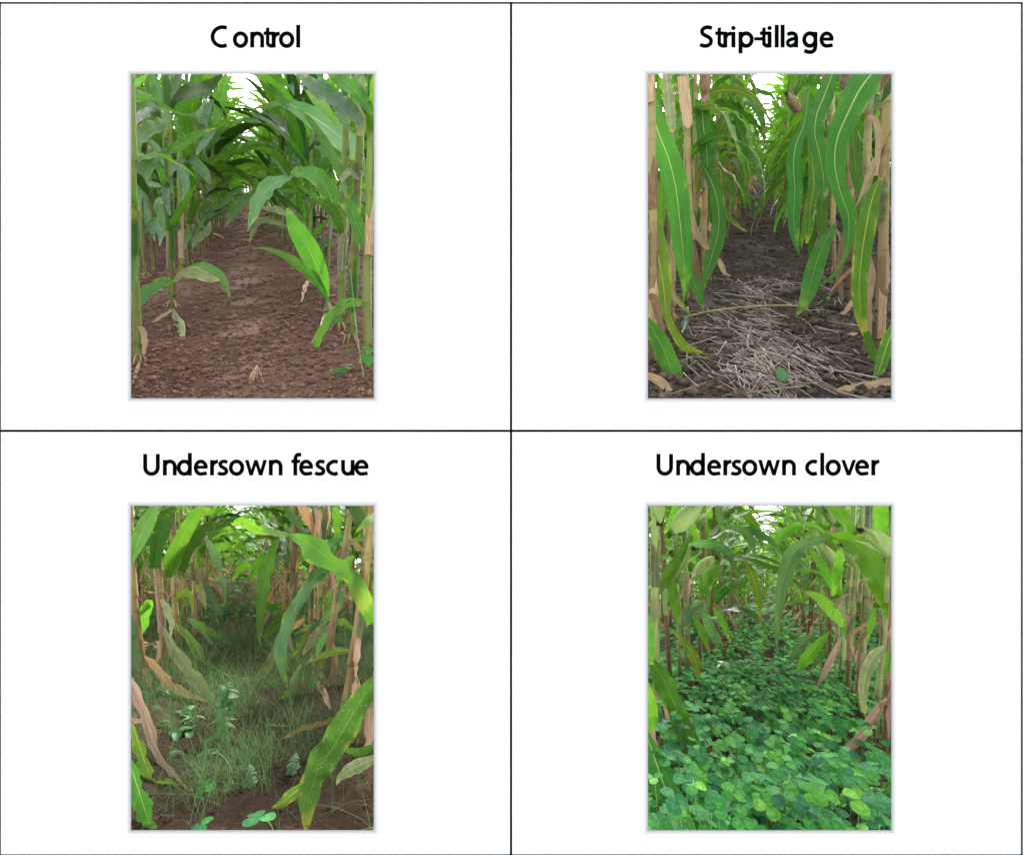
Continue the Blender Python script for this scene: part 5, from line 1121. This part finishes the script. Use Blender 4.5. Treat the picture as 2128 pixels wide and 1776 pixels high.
# ---- small broad-leaved plants
def oval(L, Wd, fold=.25, tip=1., n=7, droop=.3, tooth=0.):
    s = np.linspace(0, 1, n); w = Wd / 2 * np.sin(np.pi * s ** (.75 if tip > .9 else .6)) ** .8 + .0004
    if tooth: w = w * (1 + tooth * (np.arange(n) % 2))
    V = []; U = []
    for i in range(n):
        for t_ in (-1, 0, 1): V.append((s[i] * L, t_ * w[i], abs(t_) * w[i] * fold - droop * L * s[i] ** 2)); U.append(((t_ + 1) / 2, s[i]))
    return np.array(V), gridfaces(n, 3), np.array(U)
LEAFLET = {k_: mesh('leaf', *oval(1, .62, .25, 1, 9, .35, .1), m_) for k_, m_ in (('weed', 'weed'), ('weedg', 'weedg'))}
SPOON = mesh('leaf', *oval(1, .55, .2, 1, 9, .1), 'weed')
def weed(p, name, path, d, stem_px, leaves, label, mat='weed', cat='weed', me=None):
    """leaves: (u, v, length px, azimuth deg in the picture, tilt deg)"""
    P = np.array([p.uvd(u, v, d) for u, v in path]); b = P[0].copy(); e = link(name, None, None, b.tolist()); tag(e, label, cat)
    V, F = tube(crom(P - b, 14), np.linspace(1, .5, 14) * stem_px / 2 / FZ * d, 5); link('stem', mesh('stem', V, F, None, 'petiole'), e)
    for (u, v, L, az, ti) in leaves:
        o = link('leaf', me or LEAFLET[mat], e, (p.uvd(u, v, d) - b).tolist()); k = L / FZ * d; o.scale = (k, k, k)
        o.rotation_euler = (Matrix.Rotation(R(az), 4, 'Z') @ Matrix.Rotation(R(-ti), 4, 'Y') @ Matrix.Rotation(R(random.uniform(-25, 25)), 4, 'X')).to_euler()
    return e
def tier(u0, v0, u1, v1, n, L0, L1, rot=70):
    out = []
    for i in range(n):
        t_ = i / (n - 1); u = u0 + (u1 - u0) * t_; v = v0 + (v1 - v0) * t_; L = L0 + (L1 - L0) * t_
        for q in (0, 90, 180, 270)[::1 if L0 > 40 else 2]: out.append((u, v, L * random.uniform(.8, 1.2), q + i * rot + random.uniform(-15, 15), random.uniform(-25, 20)))
    return out
weed(PS, 'seedling', [(715, 1728), (728, 1670), (742, 1620)], 1.31, 7, [(738, 1640, 100, 80, 62), (735, 1650, 50, 250, 20)], 'light green seedling with one spoon-shaped leaf among the straw', me=SPOON)
weed(PS, 'seedling', [(965, 1225), (968, 1195)], 2.15, 5, tier(965, 1215, 970, 1185, 3, 40, 26), 'small seedling beside the fallen stem under the Strip-tillage right row')
weed(PS, 'seedling', [(480, 1232), (478, 1218)], 2.2, 4, [(478, 1220, 20, 0, 20), (478, 1220, 20, 180, 20)], 'tiny two-leaved seedling on dark soil near the fallen stem')
weed(PS, 'seedling', [(722, 1062), (724, 1048)], 2.8, 4, [(724, 1050, 24, 10, 20), (724, 1050, 24, 170, 20)], 'tiny pale seedling further up the straw strip')
weed(PC, 'seedling', [(510, 1530), (510, 1510)], 1.58, 4, tier(510, 1525, 510, 1505, 3, 26, 18), 'small yellow-green seedling in the middle of the Control alley')
weed(PC, 'seedling', [(486, 1270), (486, 1250)], 2.15, 4, tier(486, 1268, 486, 1250, 3, 20, 14), 'tiny seedling further up the Control alley')
weed(PC, 'seedling', [(772, 1448), (772, 1436)], 1.73, 4, tier(772, 1446, 772, 1436, 2, 18, 12), 'tiny pale seedling on the right of the Control alley')
weed(PC, 'broadleaf_weed', [(1265, 1740), (1240, 1560), (1215, 1400), (1195, 1200), (1180, 1050)], 1.38, 8,
     [(1180, 1590, 110, 190, 5), (1255, 1500, 110, 95, -10), (1240, 1470, 90, 10, 0), (1195, 1560, 60, 200, 15), (1225, 1690, 70, 170, 10), (1250, 1650, 80, 20, 10), (1200, 1660, 60, 150, 0), (1285, 1690, 60, 10, 10), (1270, 1275, 70, 0, 0), (1150, 1325, 60, 180, 5), (1200, 1480, 50, 160, 0), (1240, 1720, 50, 200, 0)]
     + tier(1190, 1220, 1160, 1040, 5, 34, 22), 'leafy green weed climbing beside the right-hand maize of the Control alley')
weed(PC, 'broadleaf_weed', [(1025, 1030), (1020, 950), (1022, 860)], 3.2, 6, tier(1024, 1010, 1022, 860, 5, 44, 30), 'slender weed with paired leaves behind the fallen plant of the Control alley')
weed(PF, 'nettle_weed', [(490, 1320), (505, 1200), (518, 1100), (528, 985)], 1.6, 9, tier(500, 1290, 526, 1000, 9, 78, 58) + [(528, 985, 40, q, 35) for q in (0, 90, 180, 270)], 'upright bright green weed with toothed paired leaves in the fescue alley')
weed(PF, 'goosefoot_weed', [(640, 1560), (655, 1480), (650, 1400)], 1.28, 6, tier(645, 1550, 650, 1400, 8, 62, 26, 80), 'low grey-green weed with small leaves near the front of the fescue', 'weedg')
weed(PF, 'goosefoot_weed', [(850, 1510), (868, 1430), (890, 1345)], 1.35, 7, tier(855, 1500, 888, 1345, 10, 64, 24, 80), 'bushy grey-green weed beside the big speckled maize leaf', 'weedg')
weed(PF, 'goosefoot_weed', [(600, 1480), (610, 1430), (605, 1390)], 1.36, 5, tier(602, 1470, 606, 1390, 5, 44, 20, 80), 'small grey-green weed left of the bushy one in the fescue', 'weedg')
for (u, v, sz) in [(130, 1040, 60), (290, 1120, 70), (350, 1140, 60), (170, 1180, 50), (270, 1220, 70), (330, 1215, 60), (230, 1020, 60), (170, 1000, 60), (420, 1330, 50)]:
    weed(PF, 'ground_weed', [(u, v + 12), (u, v - 6)], PF.d(v + 20), 4, [(u, v, sz, random.uniform(0, 360), random.uniform(0, 20)) for q in range(5)], {130: 'dark weed at the foot of the orange maize stalk', 290: 'round-leaved weed left of the tall nettle-like weed', 350: 'round-leaved weed just beside the tall nettle-like weed', 170: 'small weed among grass at the fescue left edge' if v > 1100 else 'dark weed between the two left tan stalks', 270: 'flat weed with broad leaves on soil below the orange dry leaf', 330: 'flat weed right of the broad-leaved one below the dry leaf', 230: 'dark weed right of the second tan stalk', 420: 'small weed at the foot of the tall nettle-like weed'}[u])
stem_path(PF, [(470, 1310), (540, 1380), (560, 1480), (550, 1560), (568, 1640), (545, 1730)], [1.5, 1.4, 1.3, 1.25, 1.2, 1.12], 8, 'trailing_stem', 'petiole', 'pale green trailing stem winding down through the fescue', 'stem')
a = Acc()
for q in range(9):
    L = random.uniform(60, 110); an = R(random.uniform(225, 300)); P = [(690, 1555), (690 + math.cos(an) * L * .5, 1555 - math.sin(an) * L * .5 + random.uniform(-8, 8)), (690 + math.cos(an) * L, 1555 - math.sin(an) * L)]
    W_ = np.array([PC.uvd(u, v, PC.d(v + 14)) for u, v in P]); v_, f_ = tube(crom(W_, 6), 3. / FZ, 4); a.add(v_, f_)
tag(link('root_tuft', a.mesh('root_tuft', 'root')), 'tuft of dry branching roots on the soil near the front of the Control alley', 'roots')
for pts, d0, lab in [([(385, 1015, 8), (460, 1022, 14), (520, 1012, 12), (572, 995, 4)], None, 'pale dry leaf strip lying across the Control alley'), ([(960, 1120, 18), (940, 1170, 22), (925, 1225, 5)], None, 'curled pinkish leaf scrap beside the fallen Control plant'), ([(440, 860, 6), (480, 878, 14), (515, 888, 4)], None, 'small pale leaf scrap further up the Control alley'), ([(1130, 1400, 40), (1150, 1420, 50), (1150, 1440, 20)], None, 'pinkish curled husk scrap at the foot of the stout Control maize')]:
    hl = hero_leaf(PC, None, pts, PC.d(pts[0][1] + 12), PC.d(pts[-1][1] + 8), 'pink', .9, .3, .2, 'dry_leaf'); tag(hl, lab, 'dry leaf')
hl = hero_leaf(PF, None, [(620, 1100, 10), (645, 1106, 20), (668, 1104, 6)], 1.9, 1.9, 'pink', .9, .3, .2, 'dry_leaf'); tag(hl, 'pale leaf scrap right of the tall nettle-like weed', 'dry leaf')
hl = hero_leaf(PF, None, [(760, 1195, 8), (810, 1205, 26), (870, 1195, 8)], 1.72, 1.72, 'sick', .9, .3, .2, 'dry_leaf'); tag(hl, 'faded green leaf lying flat in the middle of the fescue', 'dry leaf')

# ---- fescue
def grass(p, n, rng, vmin, dens):
    a = Acc(); x, d = screen_pts(p, n, vmin, 1800, rng, -100, 1420, 1.25)
    for i in range(n):
        u = p.vu + x[i] / d[i] * FZ; v = p.vv + p.h * FZ / d[i]
        if rng.random() > dens(u, v) * np.clip(.45 + 2.2 * vnoise(np.array(x[i] * 7.), np.array(d[i] * 7.)) + (.5 if d[i] > 3 else 0), .03, 1): continue
        nb = int(rng.integers(7, 15)); far = d[i] > 3
        for q in range(nb):
            L = rng.uniform(.08, .26) * (1.1 if far else 1); az = rng.random() * 6.28; b = rng.uniform(.1, 1.1)
            s = np.linspace(0, 1, 4); ph = rng.uniform(.1, .7) + b * s
            st = np.cumsum(np.r_[0, np.sin(ph[1:])]) * L / 3; zt = np.cumsum(np.r_[0, np.cos(ph[1:])]) * L / 3
            wd = (.0001 + .00032 * d[i]) * np.array([1, .9, .65, .12])
            c, sn = math.cos(az), math.sin(az); ox, oy = rng.normal(0, .014, 2)
            C = np.stack([c * st + ox, sn * st + oy, np.maximum(zt, .003)], -1); sd = np.stack([-sn * wd, c * wd, 0 * wd], -1)
            V = np.stack([C - sd, C + sd], 1).reshape(-1, 3) + p.P(x[i], d[i], p.gz(x[i], d[i]))
            a.add(V, np.array([[0, 1, 3, 2], [2, 3, 5, 4], [4, 5, 7, 6]]))
    return a
def fdens(u, v):
    dd = .2 + .5 * (1 - min(1, max(0, (v - 800) / 600)))
    if v < 700: dd = 1.
    if u > 1050 and v > 900: dd *= .5
    if u < 330 and v > 1280: dd *= .25
    if u > 1080 and 560 < v < 950: dd = 1.
    return dd * .95
rg = np.random.default_rng(5)
tag(link('fescue_grass', grass(PF, 4200, rg, 345, fdens).mesh('fescue_grass', 'grass')), 'fine undersown fescue grass spread over the soil between the maize rows', 'grass', kind='stuff')

# ---- clover
def leaflet_geo():
    st = np.array([0, .2, .45, .7, .9, 1.]); w = np.array([.06, .36, .53, .53, .36, .14]); V = []; U = []
    for i in range(6):
        for t_ in (-1, 0, 1): V.append((.05 + .97 * st[i] - (.06 if t_ == 0 and i == 5 else 0), t_ * w[i] * .95, abs(t_) * w[i] * .12 - .1 * st[i] ** 2)); U.append((.5 + t_ * w[i], st[i]))
    return np.array(V), gridfaces(6, 3), np.array(U)
LV, LF, LU = leaflet_geo()
CL = [mesh('leaflet', LV, LF, LU, m) for m in ('clover', 'clover2', 'clover3')]
def rotm(az, ti): return np.array(Matrix.Rotation(az, 3, 'Z') @ Matrix.Rotation(ti, 3, 'Y'))
def sprig(p, x, y, z, L, rng, light=False):
    gzv = float(p.gz(np.array([x]), np.array([y]))[0]); b = p.P(x, y, gzv); e = link('clover_sprig', None, None, b.tolist())
    dx, dy = rng.normal(0, .025, 2); H = z
    V, F = tube(crom([(0, 0, -.01), (dx * .3, dy * .3, H * .6), (dx, dy, H)], 6), .0011, 4); link('petiole', mesh('petiole', V, F, None, 'petiole'), e)
    az0 = rng.random() * 6.28; tilt = Matrix.Rotation(rng.normal(.1, .24), 4, 'X') @ Matrix.Rotation(rng.normal(0, .22), 4, 'Y')
    cm = int(rng.choice([0, 0, 2]))
    for q in range(3):
        o = link('leaflet', CL[1 if light else cm], e, (dx, dy, H)); o.scale = (L, L * rng.uniform(.9, 1.1), L)
        o.rotation_euler = (tilt @ Matrix.Rotation(az0 + q * 2.094 + rng.normal(0, .12), 4, 'Z') @ Matrix.Rotation(rng.uniform(-.15, .25), 4, 'Y')).to_euler()
    return e
rc = np.random.default_rng(9)
# nearest sprigs as individuals: spread over the foreground with a minimum distance
pts = []; tries = 0
while len(pts) < 290 and tries < 9000:
    tries += 1; v = rc.uniform(1120, 1790); u = rc.uniform(60, 1300); z = rc.uniform(.03, .14); dd = (PK.h - z) * FZ / (v - PK.vv); x = PK.xs(u, dd)
    if dd < 1.0: continue
    if u > 1080 and rc.random() < .55: continue
    if all((u - a_) ** 2 + (v - b_) ** 2 > (24 + 36 * (v - 1100) / 700) ** 2 for a_, b_ in ((q[0], q[1]) for q in pts)): pts.append((u, v, x, dd, z))
for (u, v, x, dd, z) in pts:
    lt = rc.random() < .22; e = sprig(PK, x, dd, z, rc.uniform(.021, .034), rc, lt)
    zone = ('front' if v > 1560 else 'middle' if v > 1340 else 'back') + ' ' + ('left' if u < 430 else 'centre' if u < 860 else 'right')
    tag(e, f'{"light" if lt else "deep"} green three-leafleted sprig in the {zone} of the near clover carpet', 'clover', f'{"light" if lt else "deep"} green clover sprigs, {zone} of the near carpet')
def clover_mass(p, n, rng, vmin, vmax, dens):
    A = [Acc(), Acc(), Acc()]
    v = rng.uniform(vmin, vmax, n); u = rng.uniform(-150, 1480, n)
    for i in range(n):
        if rng.random() > dens(u[i], v[i]): continue
        z = rng.uniform(.015, .12 if v[i] < 1150 else .06); d = (p.h - z) * FZ / (v[i] - p.vv); x = p.xs(u[i], d)
        if d < .99: continue
        L = rng.uniform(.014, .024) * (1 + .2 * max(0, d - 1.5))
        c = p.P(x, d, z); az = rng.random() * 6.28; T = rotm(rng.random() * 6.28, rng.normal(0, .3)); k = 0 if rng.random() < (.75 if v[i] > 800 else .35) else 1
        for q in range(3):
            m = T @ rotm(az + q * 2.094 + rng.normal(0, .15), rng.uniform(-.15, .3)); A[k].add(LV @ m.T * L + c, LF, LU)
        if d < 3:
            V, F = tube([c - np.array([rng.normal(0, .02), rng.normal(0, .02), z + .01]), c], .001, 3, False); A[2].add(V, F)
    return A
A = clover_mass(PK, 13500, rc, 412, 1800, lambda u, v: (1. if v < 700 else .6 if v < 1100 else .13) * (1 if u < 1080 or v < 900 else .45))
for q, (nm, mt, lb) in enumerate([('clover_carpet', 'clover', 'dense carpet of clover leaves running between the clover alley rows'), ('clover_carpet', 'clover2', 'lighter leaves within the carpet of clover between the rows'), ('clover_stems', 'petiole', 'thin tangled stems beneath the carpet of clover')]):
    tag(link(nm, A[q].mesh(nm, mt)), lb, 'clover', kind='stuff')
B = clover_mass(PF, 3600, rc, 336, 620, lambda u, v: .8 if v < 430 else .18)
for q, (mt, lb) in enumerate([('weedfar', 'low bright green weeds filling the far end of the fescue alley'), ('grass', 'low pale green weeds among the far fescue')]):
    tag(link('weed_carpet', B[1 - q if False else q].mesh('weed_carpet', mt)), lb, 'weeds', kind='stuff')
for (u, v, z, L, lb) in [(470, 1505, .04, .026, 'clover sprig with round leaflets left of the low weeds in the fescue'), (785, 1650, .05, .034, 'large clover sprig at the front edge of the fescue'), (345, 1725, .03, .026, 'clover sprig cut by the lower edge of the fescue'), (310, 1285, .03, .016, 'tiny clover sprig on bare soil in the fescue'), (160, 1080, .03, .016, 'tiny clover sprig near the orange dry fescue leaf')]:
    dd = (PF.h - z) * FZ / (v - PF.vv); tag(sprig(PF, PF.xs(u, dd), dd, z, L, rc), lb, 'clover', 'clover sprigs in the fescue')
# tall stems of a flowering weed in the clover alley
weed(PK, 'flowering_weed', [(930, 1020), (935, 850), (920, 660)], 2.5, 5, tier(932, 760, 918, 640, 6, 26, 12) , 'thin seeding weed stem among the right maize of the clover alley', 'weedg')
weed(PK, 'flowering_weed', [(1020, 1100), (1010, 900), (1040, 690)], 2.3, 5, tier(1012, 860, 1040, 690, 6, 26, 12), 'thin seeding weed stem beside the yellow-green clover alley maize', 'weedg')
weed(PK, 'docked_weed', [(432, 1090), (430, 950), (425, 850)], 2.2, 8, [(425, 860, 46, q, 10) for q in (20, 110, 200, 290)], 'single upright stem topped with round leaves left of the clover alley', 'weed')
stem_path(PK, [(380, 1470), (405, 1540), (415, 1690)], [1.45, 1.35, 1.2], 6, 'bent_stem', 'stem', 'pale bent stem in the front left of the clover carpet', 'stem')
stem_path(PK, [(1195, 1320), (1250, 1360), (1310, 1430)], [1.45, 1.4, 1.35], 7, 'bent_stem', 'stem', 'pale bent stem on bare soil at the clover alley right edge', 'stem')
